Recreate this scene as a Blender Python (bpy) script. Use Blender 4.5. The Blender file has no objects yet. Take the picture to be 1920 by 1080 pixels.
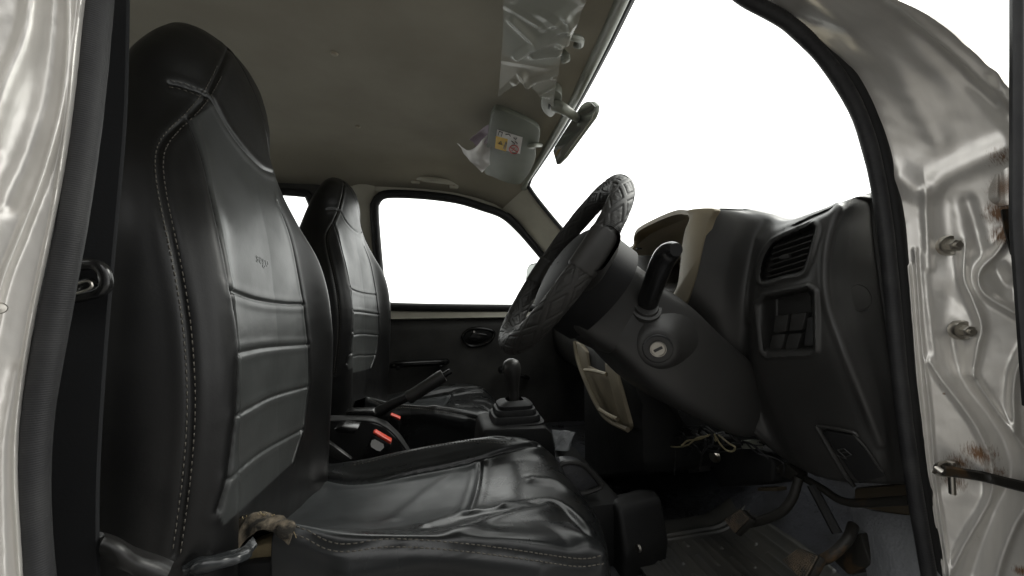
import bpy, bmesh, math, random
import numpy as np
from mathutils import Vector, Matrix
from mathutils.bvhtree import BVHTree

random.seed(7)
RNG = np.random.default_rng(7)
C = bpy.context.scene.collection
H = 1.25                       # eye height above the ground; every mesh is built around the eye and lifted by H
YAW = math.radians(12.0)
F = 720.0
CY, SY = math.cos(YAW), math.sin(YAW)
A = lambda *a: np.array(a, dtype=float)

# ------------------------------------------------------------------ measuring
def ray(px, py):
    a = (px - 960.0) / F; b = (540.0 - py) / F
    return np.array([a * CY + SY, -a * SY + CY, b])
def PY(px, py, y):
    d = ray(px, py); return d * (y / d[1])
def PX(px, py, x):
    d = ray(px, py); return d * (x / d[0])
def PZ(px, py, z):
    d = ray(px, py); return d * (z / d[2])
def project(v):
    v = np.asarray(v)
    xc = v[..., 0] * CY - v[..., 1] * SY
    d = np.maximum(v[..., 0] * SY + v[..., 1] * CY, 1e-4)
    return np.stack([960 + F * xc / d, 540 - F * v[..., 2] / d], -1)

# ------------------------------------------------------------------ curves
def crv(pts, n, closed=False):
    """Catmull-Rom through pts, n samples spread by chord length"""
    P = np.asarray(pts, float)
    if closed: P = np.vstack([P, P[:1]])
    seg = np.maximum(np.linalg.norm(np.diff(P, axis=0), axis=1), 1e-9)
    u = np.concatenate([[0], np.cumsum(seg)])
    if closed:
        E = np.vstack([P[-2:-1], P, P[1:2]])
    else:
        E = np.vstack([2 * P[0] - P[1], P, 2 * P[-1] - P[-2]])
    t = np.linspace(0, u[-1], n, endpoint=not closed)
    k = np.clip(np.searchsorted(u, t, side='right') - 1, 0, len(seg) - 1)
    f = ((t - u[k]) / seg[k])[:, None]
    p0, p1, p2, p3 = E[k], E[k + 1], E[k + 2], E[k + 3]
    return 0.5 * (2 * p1 + (p2 - p0) * f + (2 * p0 - 5 * p1 + 4 * p2 - p3) * f * f + (3 * p1 - p0 - 3 * p2 + p3) * f ** 3)
def tab(x, xs, ys):
    return np.interp(x, xs, ys)
def stab(x, xs, ys):
    """smooth table"""
    xs = np.asarray(xs, float); ys = np.asarray(ys, float)
    m = np.gradient(ys, xs)
    k = np.clip(np.searchsorted(xs, x, side='right') - 1, 0, len(xs) - 2)
    h = xs[k + 1] - xs[k]; f = np.clip((x - xs[k]) / h, 0, 1)
    return ys[k] * (1 + 2 * f) * (1 - f) ** 2 + m[k] * h * f * (1 - f) ** 2 + ys[k + 1] * f * f * (3 - 2 * f) + m[k + 1] * h * f * f * (f - 1)
def sstep(a, b, x):
    t = np.clip((x - a) / (b - a), 0, 1); return t * t * (3 - 2 * t)
def surf(ctrl, nu, nv):
    """bicubic surface through a net of control points, nu rows x nv columns"""
    ctrl = np.asarray(ctrl, float)
    rows = np.stack([crv(r, nv) for r in ctrl])
    return np.stack([crv(rows[:, j], nu) for j in range(nv)], 1)
def grid_normals(G, wrap=False):
    du = np.gradient(G, axis=0)
    dv = (np.roll(G, -1, 1) - np.roll(G, 1, 1)) if wrap else np.gradient(G, axis=1)
    n = np.cross(du, dv); return n / np.maximum(np.linalg.norm(n, axis=-1, keepdims=True), 1e-12)
def vnoise(P, scale, seed=0, octaves=3):
    """cheap smooth noise: sums of random sines, good enough for soft dents"""
    r = np.random.default_rng(seed); out = np.zeros(P.shape[:-1]); amp = 1.0
    for o in range(octaves):
        for _ in range(5):
            k = r.normal(size=P.shape[-1]) * scale * 2 ** o
            out += amp * np.sin(P @ k + r.uniform(0, 6.28)) / 5
        amp *= 0.5
    return out
def seg_dist(P, poly):
    """distance of many points P (...,k) to a polyline"""
    P = np.asarray(P); best = np.full(P.shape[:-1], 1e9)
    for a, b in zip(poly[:-1], poly[1:]):
        ab = b - a; t = np.clip(((P - a) @ ab) / max(ab @ ab, 1e-12), 0, 1)
        best = np.minimum(best, np.linalg.norm(P - a - t[..., None] * ab, axis=-1))
    return best
def poly_sd(P, poly):
    """signed distance (inside positive) in the plane"""
    poly = np.asarray(poly, float); Q = np.vstack([poly, poly[:1]])
    d = seg_dist(P, Q); ins = np.zeros(P.shape[:-1], bool)
    x, y = P[..., 0], P[..., 1]
    for (x0, y0), (x1, y1) in zip(Q[:-1], Q[1:]):
        c = (y0 > y) != (y1 > y)
        ins ^= c & (x < (x1 - x0) * (y - y0) / (y1 - y0 + 1e-12) + x0)
    return np.where(ins, d, -d)

# ------------------------------------------------------------------ mesh building
class MB:
    def __init__(s): s.v = []; s.f = []; s.m = []; s.n = 0
    def add(s, v, f, m=0):
        v = np.asarray(v, float).reshape(-1, 3); f = [tuple(int(i) + s.n for i in q) for q in f]
        s.v.append(v); s.f += f; s.n += len(v)
        s.m += list(m) if hasattr(m, '__len__') else [m] * len(f)
        return s
    def grid(s, G, wrap=False, m=0, flip=False, mask=None):
        nu, nv = G.shape[:2]; q = []; mm = []
        for i in range(nu - 1):
            for j in range(nv if wrap else nv - 1):
                j2 = (j + 1) % nv
                f = (i * nv + j, i * nv + j2, (i + 1) * nv + j2, (i + 1) * nv + j)
                q.append(f[::-1] if flip else f)
                if mask is not None: mm.append(int(mask[i, j]))
        return s.add(G.reshape(-1, 3), q, mm if mask is not None else m)
    def shell(s, G, off, m=0):
        """open grid given a thickness: off is a vector or a grid of vectors"""
        nu, nv = G.shape[:2]; B = G + off; n = nu * nv
        q = []
        for i in range(nu - 1):
            for j in range(nv - 1):
                a, b, c, d = i * nv + j, i * nv + j + 1, (i + 1) * nv + j + 1, (i + 1) * nv + j
                q.append((a, b, c, d)); q.append((n + d, n + c, n + b, n + a))
        rim = [(0, j) for j in range(nv)] + [(i, nv - 1) for i in range(1, nu)] + [(nu - 1, j) for j in range(nv - 2, -1, -1)] + [(i, 0) for i in range(nu - 2, 0, -1)]
        for (i, j), (k, l) in zip(rim, rim[1:] + rim[:1]):
            a, b = i * nv + j, k * nv + l; q.append((b, a, n + a, n + b))
        return s.add(np.vstack([G.reshape(-1, 3), B.reshape(-1, 3)]), q, m)
    def tube(s, path, r, sides=12, closed=False, m=0, sx=1.0, up=None, cap=True):
        P = np.asarray(path, float); n = len(P); r = np.broadcast_to(np.asarray(r, float), (n,))
        T = np.roll(P, -1, 0) - np.roll(P, 1, 0) if closed else np.gradient(P, axis=0)
        T /= np.maximum(np.linalg.norm(T, axis=1, keepdims=True), 1e-12)
        ref = np.array(up if up is not None else ([0, 0, 1] if abs(T[0][2]) < .9 else [1, 0, 0]), float)
        U = np.zeros_like(P); V = np.zeros_like(P)
        for i in range(n):
            u = ref - T[i] * (ref @ T[i])
            if np.linalg.norm(u) < 1e-6: u = np.cross(T[i], [1, .3, .2])
            U[i] = u / np.linalg.norm(u); V[i] = np.cross(T[i], U[i])
            if up is None: ref = U[i]
        th = np.linspace(0, 2 * math.pi, sides, endpoint=False)
        G = P[:, None] + r[:, None, None] * (np.cos(th)[None, :, None] * U[:, None] * sx + np.sin(th)[None, :, None] * V[:, None])
        if closed: G = np.concatenate([G, G[:1]], 0)
        base = s.n; s.grid(G, wrap=True, m=m)
        if cap and not closed:
            s.f.append(tuple(base + k for k in range(sides))[::-1]); s.m.append(m)
            s.f.append(tuple(base + (n - 1) * sides + k for k in range(sides))); s.m.append(m)
        return s
    def lathe(s, prof, origin, axis, seg=32, m=0):
        """prof = (radius, height) pairs along axis"""
        ax = np.array(axis, float); ax /= np.linalg.norm(ax)
        u = np.cross(ax, [0.31, 0.2, 0.93]); u /= np.linalg.norm(u); v = np.cross(ax, u)
        th = np.linspace(0, 2 * math.pi, seg, endpoint=False)
        G = np.stack([np.array(origin)[None] + h * ax + max(r, 1e-5) * (np.cos(th)[:, None] * u + np.sin(th)[:, None] * v) for r, h in prof])
        return s.grid(G, wrap=True, m=m)
    def prism(s, pts, off, bevel=0.0, m=0, seg=2):
        bm = bmesh.new(); vs = [bm.verts.new(tuple(p)) for p in pts]; f = bm.faces.new(vs)
        r = bmesh.ops.extrude_face_region(bm, geom=[f]); nv = [g for g in r['geom'] if isinstance(g, bmesh.types.BMVert)]
        off = np.asarray(off, float)
        for i, v in enumerate(nv): v.co += Vector(off)
        bmesh.ops.recalc_face_normals(bm, faces=bm.faces)
        if bevel > 0:
            bmesh.ops.bevel(bm, geom=list(bm.edges), offset=bevel, segments=seg, profile=.5, affect='EDGES', clamp_overlap=True)
        return s.bm(bm, m)
    def box(s, c, size, ax=None, bevel=0.0, m=0, seg=2):
        """ax: 3x3 rows = local axes"""
        ax = np.eye(3) if ax is None else np.asarray(ax, float)
        bm = bmesh.new(); bmesh.ops.create_cube(bm, size=1)
        for v in bm.verts:
            q = np.array(v.co) * size; v.co = Vector(np.array(c) + q @ ax)
        if np.linalg.det(ax) < 0: bmesh.ops.recalc_face_normals(bm, faces=bm.faces)
        if bevel > 0: bmesh.ops.bevel(bm, geom=list(bm.edges), offset=bevel, segments=seg, profile=.5, affect='EDGES', clamp_overlap=True)
        return s.bm(bm, m)
    def bm(s, bm, m=0):
        bm.verts.index_update()
        s.add([tuple(v.co) for v in bm.verts], [[v.index for v in f.verts] for f in bm.faces], m); bm.free(); return s
    def V(s): return np.vstack(s.v)
    def bvh(s): return BVHTree.FromPolygons([tuple(p) for p in s.V()], s.f)
    def build(s, name, mats, parent=None, smooth=True, angle=40):
        me = bpy.data.meshes.new(name); V = s.V().copy(); V[:, 2] += H
        me.from_pydata([tuple(p) for p in V], [], s.f); me.validate()
        mats = mats if isinstance(mats, (list, tuple)) else [mats]
        for mt in mats: me.materials.append(mt)
        if len(mats) > 1 and len(me.polygons) == len(s.m): me.polygons.foreach_set('material_index', s.m)
        if smooth:
            me.shade_smooth()
            me.set_sharp_from_angle(angle=math.radians(angle))
        o = bpy.data.objects.new(name, me); C.objects.link(o)
        if parent is not None: adopt(o, parent)
        return o
def adopt(o, parent):
    o.parent = parent
    if parent.type == 'EMPTY' and parent.parent is None:
        o.matrix_parent_inverse = Matrix.Translation(parent.location).inverted()
def empty(name, loc=(0, 0, 0), parent=None):
    o = bpy.data.objects.new(name, None); C.objects.link(o); o.location = loc; o.empty_display_size = .1
    if parent is not None: adopt(o, parent)
    return o
def tag(o, label=None, cat=None, group=None, kind=None):
    for k, v in (('label', label), ('category', cat), ('group', group), ('kind', kind)):
        if v: o[k] = v
    return o
def cast(bvh, px, py, lift=0.0):
    d = Vector(ray(px, py)).normalized(); hit, n, i, t = bvh.ray_cast(Vector((0, 0, 0)), d)
    if hit is None: return None, None
    n = Vector(n)
    if n.dot(d) > 0: n = -n
    return np.array(hit + n * lift), np.array(n)
def on(bvh, px_pts, n, lift=0.0, closed=False):
    """a pixel polyline laid onto a built surface"""
    out = []; nn = []
    for x, y in crv(px_pts, n, closed):
        p, q = cast(bvh, x, y, lift)
        if p is not None: out.append(p); nn.append(q)
    return np.array(out), np.array(nn)
def offset_px(pts, d):
    P = crv(pts, max(12, len(pts) * 6)); T = np.gradient(P, axis=0); T /= np.linalg.norm(T, axis=1, keepdims=True)
    return P + d * np.stack([-T[:, 1], T[:, 0]], 1)
def relax(bvh, path, win=51):
    """even out a traced path and lay it back on the surface"""
    h = win // 2; ker = np.hanning(win + 2)[1:-1]; ker /= ker.sum()
    P = np.vstack([2 * path[0] - path[h:0:-1], path, 2 * path[-1] - path[-2:-h - 2:-1]])
    S = np.stack([np.convolve(P[:, k], ker, 'valid') for k in range(3)], 1); pos = []; nn = []
    for q in S:
        c, n, i, d = bvh.find_nearest(Vector(q)); n = np.array(n); c = np.array(c)
        if n @ c > 0: n = -n
        pos.append(c); nn.append(n)
    return np.array(pos), np.array(nn)
def stitches(mb, bvh, pts, pitch=.0062, ln=.0036, w=.0009, m=1, lift=.0003, jump=.05):
    path, nn = on(bvh, pts, 500)
    if len(path) < 3: return
    path, nn = relax(bvh, path)
    d = np.linalg.norm(np.diff(path, axis=0), axis=1); u = np.concatenate([[0], np.cumsum(np.where(d > jump, 0, d))])
    k = 0.0
    while k + ln < u[-1]:
        i = np.searchsorted(u, k); j = min(np.searchsorted(u, k + ln), len(path) - 1)
        a, b = path[i], path[j]; L = np.linalg.norm(b - a)
        if 1e-4 < L < ln * 2.5:
            t = (b - a) / L; n = nn[i]
            if abs(t @ a) / np.linalg.norm(a) > .86: k += pitch; continue
            sd = np.cross(n, t); sd /= max(np.linalg.norm(sd), 1e-9)
            mb.box((a + b) / 2 + n * lift, (L, w, w), np.array([t, sd, np.cross(t, sd)]), m=m)
        k += pitch
def groove(G, N, lines, width, depth, puff=0.0, pw=3.0):
    """press seams into a grid: lines are 3D polylines"""
    out = G.copy()
    for L in lines:
        if len(L) < 2: continue
        d = seg_dist(G, L[::2] if len(L) > 60 else L)
        out = out - N * (depth * np.exp(-(d / width) ** 2))[..., None]
        if puff: out = out + N * (puff * np.exp(-((d - width * pw) / (width * pw * .7)) ** 2))[..., None]
    return out

# ------------------------------------------------------------------ materials
def mat(name, col, rough=.5, metal=0.0, noise=None, bump=None, spec=.5, coat=0.0, var=None, rvar=0.0, fine=None, sheen=0.0, alpha=None, trans=None):
    m = bpy.data.materials.new(name); m.use_nodes = True
    nt = m.node_tree; N = nt.nodes; L = nt.links; b = N['Principled BSDF']
    b.inputs['Base Color'].default_value = (*col, 1); b.inputs['Roughness'].default_value = rough
    b.inputs['Metallic'].default_value = metal; b.inputs['Specular IOR Level'].default_value = spec
    b.inputs['Coat Weight'].default_value = coat; b.inputs['Coat Roughness'].default_value = .12
    b.inputs['Sheen Weight'].default_value = sheen
    tc = N.new('ShaderNodeTexCoord')
    def tex(scale, detail=4, rough_=.55):
        t = N.new('ShaderNodeTexNoise'); t.inputs['Scale'].default_value = scale; t.inputs['Detail'].default_value = detail
        t.inputs['Roughness'].default_value = rough_; L.new(tc.outputs['Object'], t.inputs['Vector']); return t
    if var:
        sc, col2, lo, hi = var
        t = tex(sc); r = N.new('ShaderNodeValToRGB'); r.color_ramp.elements[0].position = lo; r.color_ramp.elements[1].position = hi
        r.color_ramp.elements[0].color = (*col, 1); r.color_ramp.elements[1].color = (*col2, 1)
        L.new(t.outputs['Fac'], r.inputs['Fac']); L.new(r.outputs['Color'], b.inputs['Base Color'])
    if rvar:
        t = tex(11, 5); mr = N.new('ShaderNodeMapRange'); mr.inputs['From Min'].default_value = .3; mr.inputs['From Max'].default_value = .7
        mr.inputs['To Min'].default_value = rough - rvar; mr.inputs['To Max'].default_value = rough + rvar
        L.new(t.outputs['Fac'], mr.inputs['Value']); L.new(mr.outputs['Result'], b.inputs['Roughness'])
    prev = None
    for spec_ in (bump, fine):
        if not spec_: continue
        kind, sc, st, dist = spec_
        if kind == 'noise': t = tex(sc, 5, .6); out = t.outputs['Fac']
        else:
            t = N.new('ShaderNodeTexVoronoi'); t.inputs['Scale'].default_value = sc; L.new(tc.outputs['Object'], t.inputs['Vector']); out = t.outputs['Distance']
        bp = N.new('ShaderNodeBump'); bp.inputs['Strength'].default_value = st; bp.inputs['Distance'].default_value = dist
        L.new(out, bp.inputs['Height'])
        if prev: L.new(prev.outputs['Normal'], bp.inputs['Normal'])
        prev = bp
    if prev: L.new(prev.outputs['Normal'], b.inputs['Normal'])
    if trans is not None:      # see-through sheet: share of straight transmission
        o = N['Material Output']; tr = N.new('ShaderNodeBsdfTransparent'); mx = N.new('ShaderNodeMixShader')
        mx.inputs['Fac'].default_value = trans; L.new(b.outputs['BSDF'], mx.inputs[1]); L.new(tr.outputs['BSDF'], mx.inputs[2]); L.new(mx.outputs['Shader'], o.inputs['Surface'])
    return m

M = {}
M['leather'] = mat('black_leatherette', (.006, .006, .006), .38, spec=.38, var=(9, (.014, .0135, .0125), .35, .7), rvar=.06, bump=('noise', 420, .16, .0006), fine=('noise', 24, .12, .003))
M['panel'] = mat('worn_leatherette_panel', (.040, .043, .042), .38, var=(7, (.052, .055, .052), .35, .7), rvar=.09, bump=('noise', 420, .12, .0006), fine=('noise', 18, .10, .003))
def blend_leather(name, c1, c2, r1, r2):
    m = mat(name, c1, r1, spec=.36, bump=('noise', 420, .14, .0006), fine=('noise', 20, .10, .003))
    nt = m.node_tree; N = nt.nodes; L = nt.links; b = N['Principled BSDF']
    at = N.new('ShaderNodeAttribute'); at.attribute_name = 'panel'
    tc = N.new('ShaderNodeTexCoord'); t = N.new('ShaderNodeTexNoise'); t.inputs['Scale'].default_value = 8; t.inputs['Detail'].default_value = 5; L.new(tc.outputs['Object'], t.inputs['Vector'])
    mx = N.new('ShaderNodeMix'); mx.data_type = 'RGBA'; mx.inputs['A'].default_value = (*c1, 1); mx.inputs['B'].default_value = (*c2, 1); L.new(at.outputs['Fac'], mx.inputs['Factor'])
    mr = N.new('ShaderNodeMapRange'); mr.inputs['From Min'].default_value = .3; mr.inputs['From Max'].default_value = .7; mr.inputs['To Min'].default_value = .8; mr.inputs['To Max'].default_value = 1.35; L.new(t.outputs['Fac'], mr.inputs['Value'])
    m2 = N.new('ShaderNodeMix'); m2.data_type = 'RGBA'; m2.blend_type = 'MULTIPLY'; m2.inputs['Factor'].default_value = 1; L.new(mx.outputs['Result'], m2.inputs['A']); L.new(mr.outputs['Result'], m2.inputs['B']); L.new(m2.outputs['Result'], b.inputs['Base Color'])
    ro = N.new('ShaderNodeMix'); ro.inputs['A'].default_value = r1; ro.inputs['B'].default_value = r2; L.new(at.outputs['Fac'], ro.inputs['Factor'])
    t2 = N.new('ShaderNodeTexNoise'); t2.inputs['Scale'].default_value = 14; t2.inputs['Detail'].default_value = 6; L.new(tc.outputs['Object'], t2.inputs['Vector'])
    ad = N.new('ShaderNodeMath'); ad.operation = 'MULTIPLY_ADD'; ad.inputs[1].default_value = .34; L.new(t2.outputs['Fac'], ad.inputs[0])
    sb_ = N.new('ShaderNodeMath'); sb_.operation = 'SUBTRACT'; sb_.inputs[1].default_value = .17; L.new(ro.outputs['Result'], sb_.inputs[0]); L.new(sb_.outputs[0], ad.inputs[2]); L.new(ad.outputs[0], b.inputs['Roughness'])
    return m
def set_panel(o, vals):
    me = o.data; a = me.attributes.new('panel', 'FLOAT', 'POINT'); v = np.zeros(len(me.vertices)); v[:len(vals)] = vals; a.data.foreach_set('value', v.astype(np.float32))
M['backcover'] = blend_leather('black_seat_cover', (.0055, .0055, .0055), (.0375, .0395, .0385), .40, .36)
M['cushcover'] = blend_leather('shiny_cushion_cover', (.012, .0127, .0130), (.034, .037, .038), .29, .38)
M['seatleather'] = mat('shiny_leatherette', (.020, .0215, .0225), .29, var=(8, (.028, .0305, .0315), .35, .7), rvar=.08, bump=('noise', 380, .15, .0006), fine=('noise', 20, .10, .003))
M['thread'] = mat('grey_thread', (.085, .078, .065), .75)
M['plastic'] = mat('grained_black_plastic', (.027, .0265, .0255), .42, var=(6, (.034, .033, .031), .35, .7), rvar=.05, bump=('voronoi', 900, .22, .0004))
M['gloss'] = mat('smooth_black_plastic', (.012, .012, .012), .22, bump=('noise', 60, .05, .001))
M['black'] = mat('dull_black_plastic', (.009, .009, .009), .58, spec=.35, bump=('noise', 240, .2, .0006), rvar=.08)
M['rubber'] = mat('black_rubber', (.012, .012, .013), .58, spec=.4, bump=('noise', 300, .3, .0006), var=(30, (.024, .024, .024), .4, .7))
M['beige'] = mat('beige_plastic', (.30, .255, .175), .5, var=(12, (.26, .22, .15), .4, .75), bump=('voronoi', 800, .15, .0004))
M['brown'] = mat('brown_plastic', (.38, .33, .245), .55, bump=('voronoi', 800, .15, .0004))
M['lining'] = mat('roof_fabric', (.37, .345, .28), .92, var=(5, (.31, .285, .23), .35, .7), bump=('noise', 500, .3, .0008), fine=('noise', 12, .12, .004), spec=.2)
M['greyplastic'] = mat('grey_green_plastic', (.25, .26, .215), .5, bump=('noise', 500, .15, .0005), var=(14, (.21, .22, .185), .4, .7))
M['visor'] = mat('grey_green_vinyl', (.17, .185, .15), .6, bump=('voronoi', 700, .25, .0005), var=(14, (.145, .155, .13), .4, .7))
M['trim'] = mat('pale_painted_metal', (.52, .50, .42), .42, var=(10, (.42, .40, .33), .4, .75), bump=('noise', 80, .05, .001))
M['door'] = mat('dark_door_card', (.075, .073, .068), .55, bump=('voronoi', 700, .25, .0004), fine=('noise', 9, .12, .006), var=(5, (.024, .023, .022), .35, .7))
M['carpet'] = mat('worn_floor_vinyl', (.062, .064, .072), .30, bump=('noise', 70, .3, .002), fine=('noise', 16, .6, .012), var=(8, (.022, .021, .019), .4, .7), rvar=.1)
M['greyvinyl'] = mat('grey_leather_grain_vinyl', (.17, .175, .185), .55, bump=('voronoi', 220, .6, .0012), fine=('noise', 20, .15, .003), var=(12, (.13, .135, .14), .4, .7))
M['metaldark'] = mat('dark_greasy_steel', (.012, .011, .009), .55, metal=.0, spec=.3, bump=('noise', 120, .4, .001), var=(22, (.10, .055, .02), .56, .75), rvar=.1)
M['steel'] = mat('dull_steel', (.42, .40, .36), .32, metal=1.0, bump=('noise', 150, .1, .0006), var=(30, (.25, .2, .14), .55, .75), rvar=.08)
M['chrome'] = mat('bright_metal', (.75, .73, .68), .2, metal=1.0)
M['red'] = mat('red_plastic', (.62, .055, .025), .4, bump=('noise', 200, .08, .0005))
M['white'] = mat('white_paper', (.72, .70, .68), .7, bump=('noise', 60, .1, .002))
M['pink'] = mat('lilac_paper', (.52, .44, .52), .7)
M['yellow'] = mat('yellow_print', (.72, .44, .02), .6)
M['ink'] = mat('black_print', (.03, .03, .03), .6)
M['redink'] = mat('red_print', (.5, .05, .04), .6)
M['foam'] = mat('yellowed_foam', (.42, .34, .20), .95, bump=('noise', 160, .6, .003), var=(20, (.30, .23, .13), .4, .7))
M['backing'] = mat('brown_cloth_backing', (.17, .14, .10), .95, bump=('noise', 220, .7, .002), var=(60, (.02, .018, .014), .42, .56))
M['palegrip'] = mat('pale_grey_plastic', (.50, .48, .40), .5, bump=('noise', 300, .1, .0005))
M['hub'] = mat('matt_black_pad', (.008, .008, .0085), .65, spec=.25, bump=('voronoi', 700, .2, .0004))
M['pocket'] = mat('dull_beige_plastic', (.20, .17, .115), .6, bump=('voronoi', 800, .15, .0004), var=(14, (.15, .125, .085), .4, .7))
M['wire'] = mat('cream_wire', (.28, .24, .14), .5)
M['rustrubber'] = mat('rusty_brown_rubber', (.085, .062, .040), .7, var=(60, (.028, .024, .02), .4, .65))
M['wood'] = mat('tan_board', (.05, .038, .022), .8, bump=('noise', 40, .3, .002))
M['plasticfilm'] = mat('clear_crumpled_film', (.55, .55, .49), .25, spec=.5, trans=.55, bump=('noise', 26, .10, .004))
M['webbing'] = mat('charcoal_webbing', (.011, .0115, .0125), .8, spec=.2, bump=('noise', 500, .3, .0005))
M['glass'] = None
def glass():
    m = bpy.data.materials.new('window_glass'); m.use_nodes = True; nt = m.node_tree; nt.nodes.clear()
    o = nt.nodes.new('ShaderNodeOutputMaterial'); t = nt.nodes.new('ShaderNodeBsdfTransparent'); g = nt.nodes.new('ShaderNodeBsdfGlossy'); x = nt.nodes.new('ShaderNodeMixShader')
    g.inputs['Roughness'].default_value = .02; t.inputs['Color'].default_value = (.97, .98, .97, 1); x.inputs['Fac'].default_value = .03
    nt.links.new(t.outputs[0], x.inputs[1]); nt.links.new(g.outputs[0], x.inputs[2]); nt.links.new(x.outputs[0], o.inputs['Surface']); return m
M['glass'] = glass()
M['mirror'] = mat('dusty_mirror_glass', (.20, .21, .20), .08, metal=1.0)
M['mirrordark'] = mat('dim_mirror_glass', (.40, .41, .39), .12, metal=.85)

def silver_paint():
    m = mat('silver_paint', (.60, .575, .54), .36, metal=.45, coat=.3, rvar=.06, bump=('noise', 30, .10, .004), fine=('noise', 700, .05, .0003))
    nt = m.node_tree; N = nt.nodes; L = nt.links; b = N['Principled BSDF']
    g = N.new('ShaderNodeNewGeometry')
    total = None
    # rust and dirt where the door check, the hinge and a few chips sit on the metal
    for (px, py, y, r, s) in STAINS:
        p = PY(px, py, y); d = N.new('ShaderNodeVectorMath'); d.operation = 'DISTANCE'; d.inputs[1].default_value = (p[0], p[1], p[2] + H)
        L.new(g.outputs['Position'], d.inputs[0])
        mr = N.new('ShaderNodeMapRange'); mr.inputs['From Min'].default_value = 0; mr.inputs['From Max'].default_value = r
        mr.inputs['To Min'].default_value = s; mr.inputs['To Max'].default_value = 0; L.new(d.outputs['Value'], mr.inputs['Value'])
        if total is None: total = mr.outputs['Result']
        else:
            a = N.new('ShaderNodeMath'); a.operation = 'MAXIMUM'; L.new(total, a.inputs[0]); L.new(mr.outputs['Result'], a.inputs[1]); total = a.outputs[0]
    t = N.new('ShaderNodeTexNoise'); t.inputs['Scale'].default_value = 130; t.inputs['Detail'].default_value = 7; t.inputs['Roughness'].default_value = .7
    t2 = N.new('ShaderNodeTexNoise'); t2.inputs['Scale'].default_value = 18; t2.inputs['Detail'].default_value = 4
    ad = N.new('ShaderNodeMath'); ad.operation = 'ADD'; L.new(total, ad.inputs[0]); L.new(t.outputs['Fac'], ad.inputs[1])
    mr = N.new('ShaderNodeMapRange'); mr.inputs['From Min'].default_value = .80; mr.inputs['From Max'].default_value = 1.08; L.new(ad.outputs[0], mr.inputs['Value'])
    base = N.new('ShaderNodeMix'); base.data_type = 'RGBA'; base.inputs['A'].default_value = (.76, .735, .69, 1); base.inputs['B'].default_value = (.61, .59, .55, 1)
    L.new(t2.outputs['Fac'], base.inputs['Factor'])
    mx = N.new('ShaderNodeMix'); mx.data_type = 'RGBA'; mx.inputs['B'].default_value = (.17, .085, .035, 1); L.new(base.outputs['Result'], mx.inputs['A'])
    L.new(mr.outputs['Result'], mx.inputs['Factor']); L.new(mx.outputs['Result'], b.inputs['Base Color'])
    im = N.new('ShaderNodeMath'); im.operation = 'MULTIPLY_ADD'; im.inputs[1].default_value = -.45; im.inputs[2].default_value = .48; L.new(mr.outputs['Result'], im.inputs[0]); L.new(im.outputs[0], b.inputs['Metallic'])
    return m
def pillar_y(px, py):
    x0 = stab(np.array([float(py)]), [-90, 0, 60, 130, 220, 320, 420, 560, 700, 880, 1080, 1170], [1300, 1425, 1515, 1590, 1640, 1670, 1688, 1700, 1712, 1735, 1766, 1780])[0]
    return .335 - .098 * min(max((px - x0) / 330, 0), 1.2) ** .9
STAINS = [(x, y, pillar_y(x, y), r, k) for x, y, r, k in (
    (1838, 850, .026, .66), (1800, 870, .026, .56), (1790, 905, .020, .60), (1865, 885, .018, .6), (1765, 720, .004, .75), (1770, 738, .003, .75), (1778, 735, .003, .6),
    (1884, 395, .024, .78), (1895, 350, .026, .70), (1875, 290, .020, .58), (1890, 440, .022, .72), (1915, 1070, .012, .7), (1850, 960, .02, .34), (1862, 205, .008, .5), (1700, 160, .004, .5), (1735, 880, .008, .6), (1742, 500, .005, .5), (1830, 1010, .03, .3), (1710, 380, .02, .28))]
M['silver'] = silver_paint()

# ================================================================== THE VAN
van = empty('van', (-.3, .86, 0))
tag(van, 'silver van seen through its open driver doorway, black leatherette seats and dark dashboard inside', 'van')

# ---------------------------------------------------------------- roof lining
def roof_z(y): return .412 + .042 * (1 - ((y - .86) / .68) ** 2)
def head_x(y): return stab(y, [.1, .3, .45, .65, .85, 1.1, 1.3, 1.42, 1.5, 1.56], [.205, .235, .26, .296, .324, .345, .352, .352, .345, .33])
def sill_top(x):   # lower edge of the lining above the passenger window
    return stab(x, [-2.0, -.25, .0, .12, .22, .30, .36], [.372, .380, .380, .370, .346, .312, .275])
ys = np.concatenate([np.linspace(.14, 1.36, 60), 1.36 + .18 * np.linspace(0, 1, 24)[1:] ** .8])
nx = 130
G = np.zeros((len(ys), nx, 3))
for i, y in enumerate(ys):
    s = np.linspace(0, 1, nx) ** .55
    x = -1.95 + (head_x(y) + 1.95) * s
    k = sstep(1.36, 1.54, y)
    z = roof_z(y) * (1 - k ** 2) + sill_top(np.minimum(x, .36)) * k ** 2
    z = z - .02 * sstep(.14, .0, head_x(y) - x) * (1 - k)
    G[i] = np.stack([x, np.full(nx, y), z], 1)
G[..., 2] += .0035 * vnoise(G * A(1, 1, 0), 5.0, 3)
# seam pressed across the lining
mb = MB(); mb.shell(G, A(0, 0, .02)); lining = mb.build('roof_lining', M['lining'], van)
lining_bvh = mb.bvh()
yy = np.linspace(.12, 1.445, 60)
hd = np.stack([head_x(yy) + .002, yy, roof_z(yy) - .02 - .0 * yy], 1)
for i, y in enumerate(yy):
    k = sstep(1.36, 1.54, y); hd[i, 2] = (roof_z(y) - .02 * (1 - k)) * (1 - k ** 2) + sill_top(min(head_x(y), .36)) * k ** 2
MB().tube(hd, .011, 10).build('header_trim', M['greyplastic'], lining)
MB().tube(hd + A(.018, 0, .012), .0085, 8).build('windshield_seal', M['rubber'], lining)
for (px, py) in ((671, 237), (627, 100)):
    p, n = cast(lining_bvh, px, py); MB().lathe([(.0001, .004), (.005, .0035), (.007, .001), (.0075, -.003)], p, n, 16).build('trim_clip', M['brown'], lining)

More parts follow.
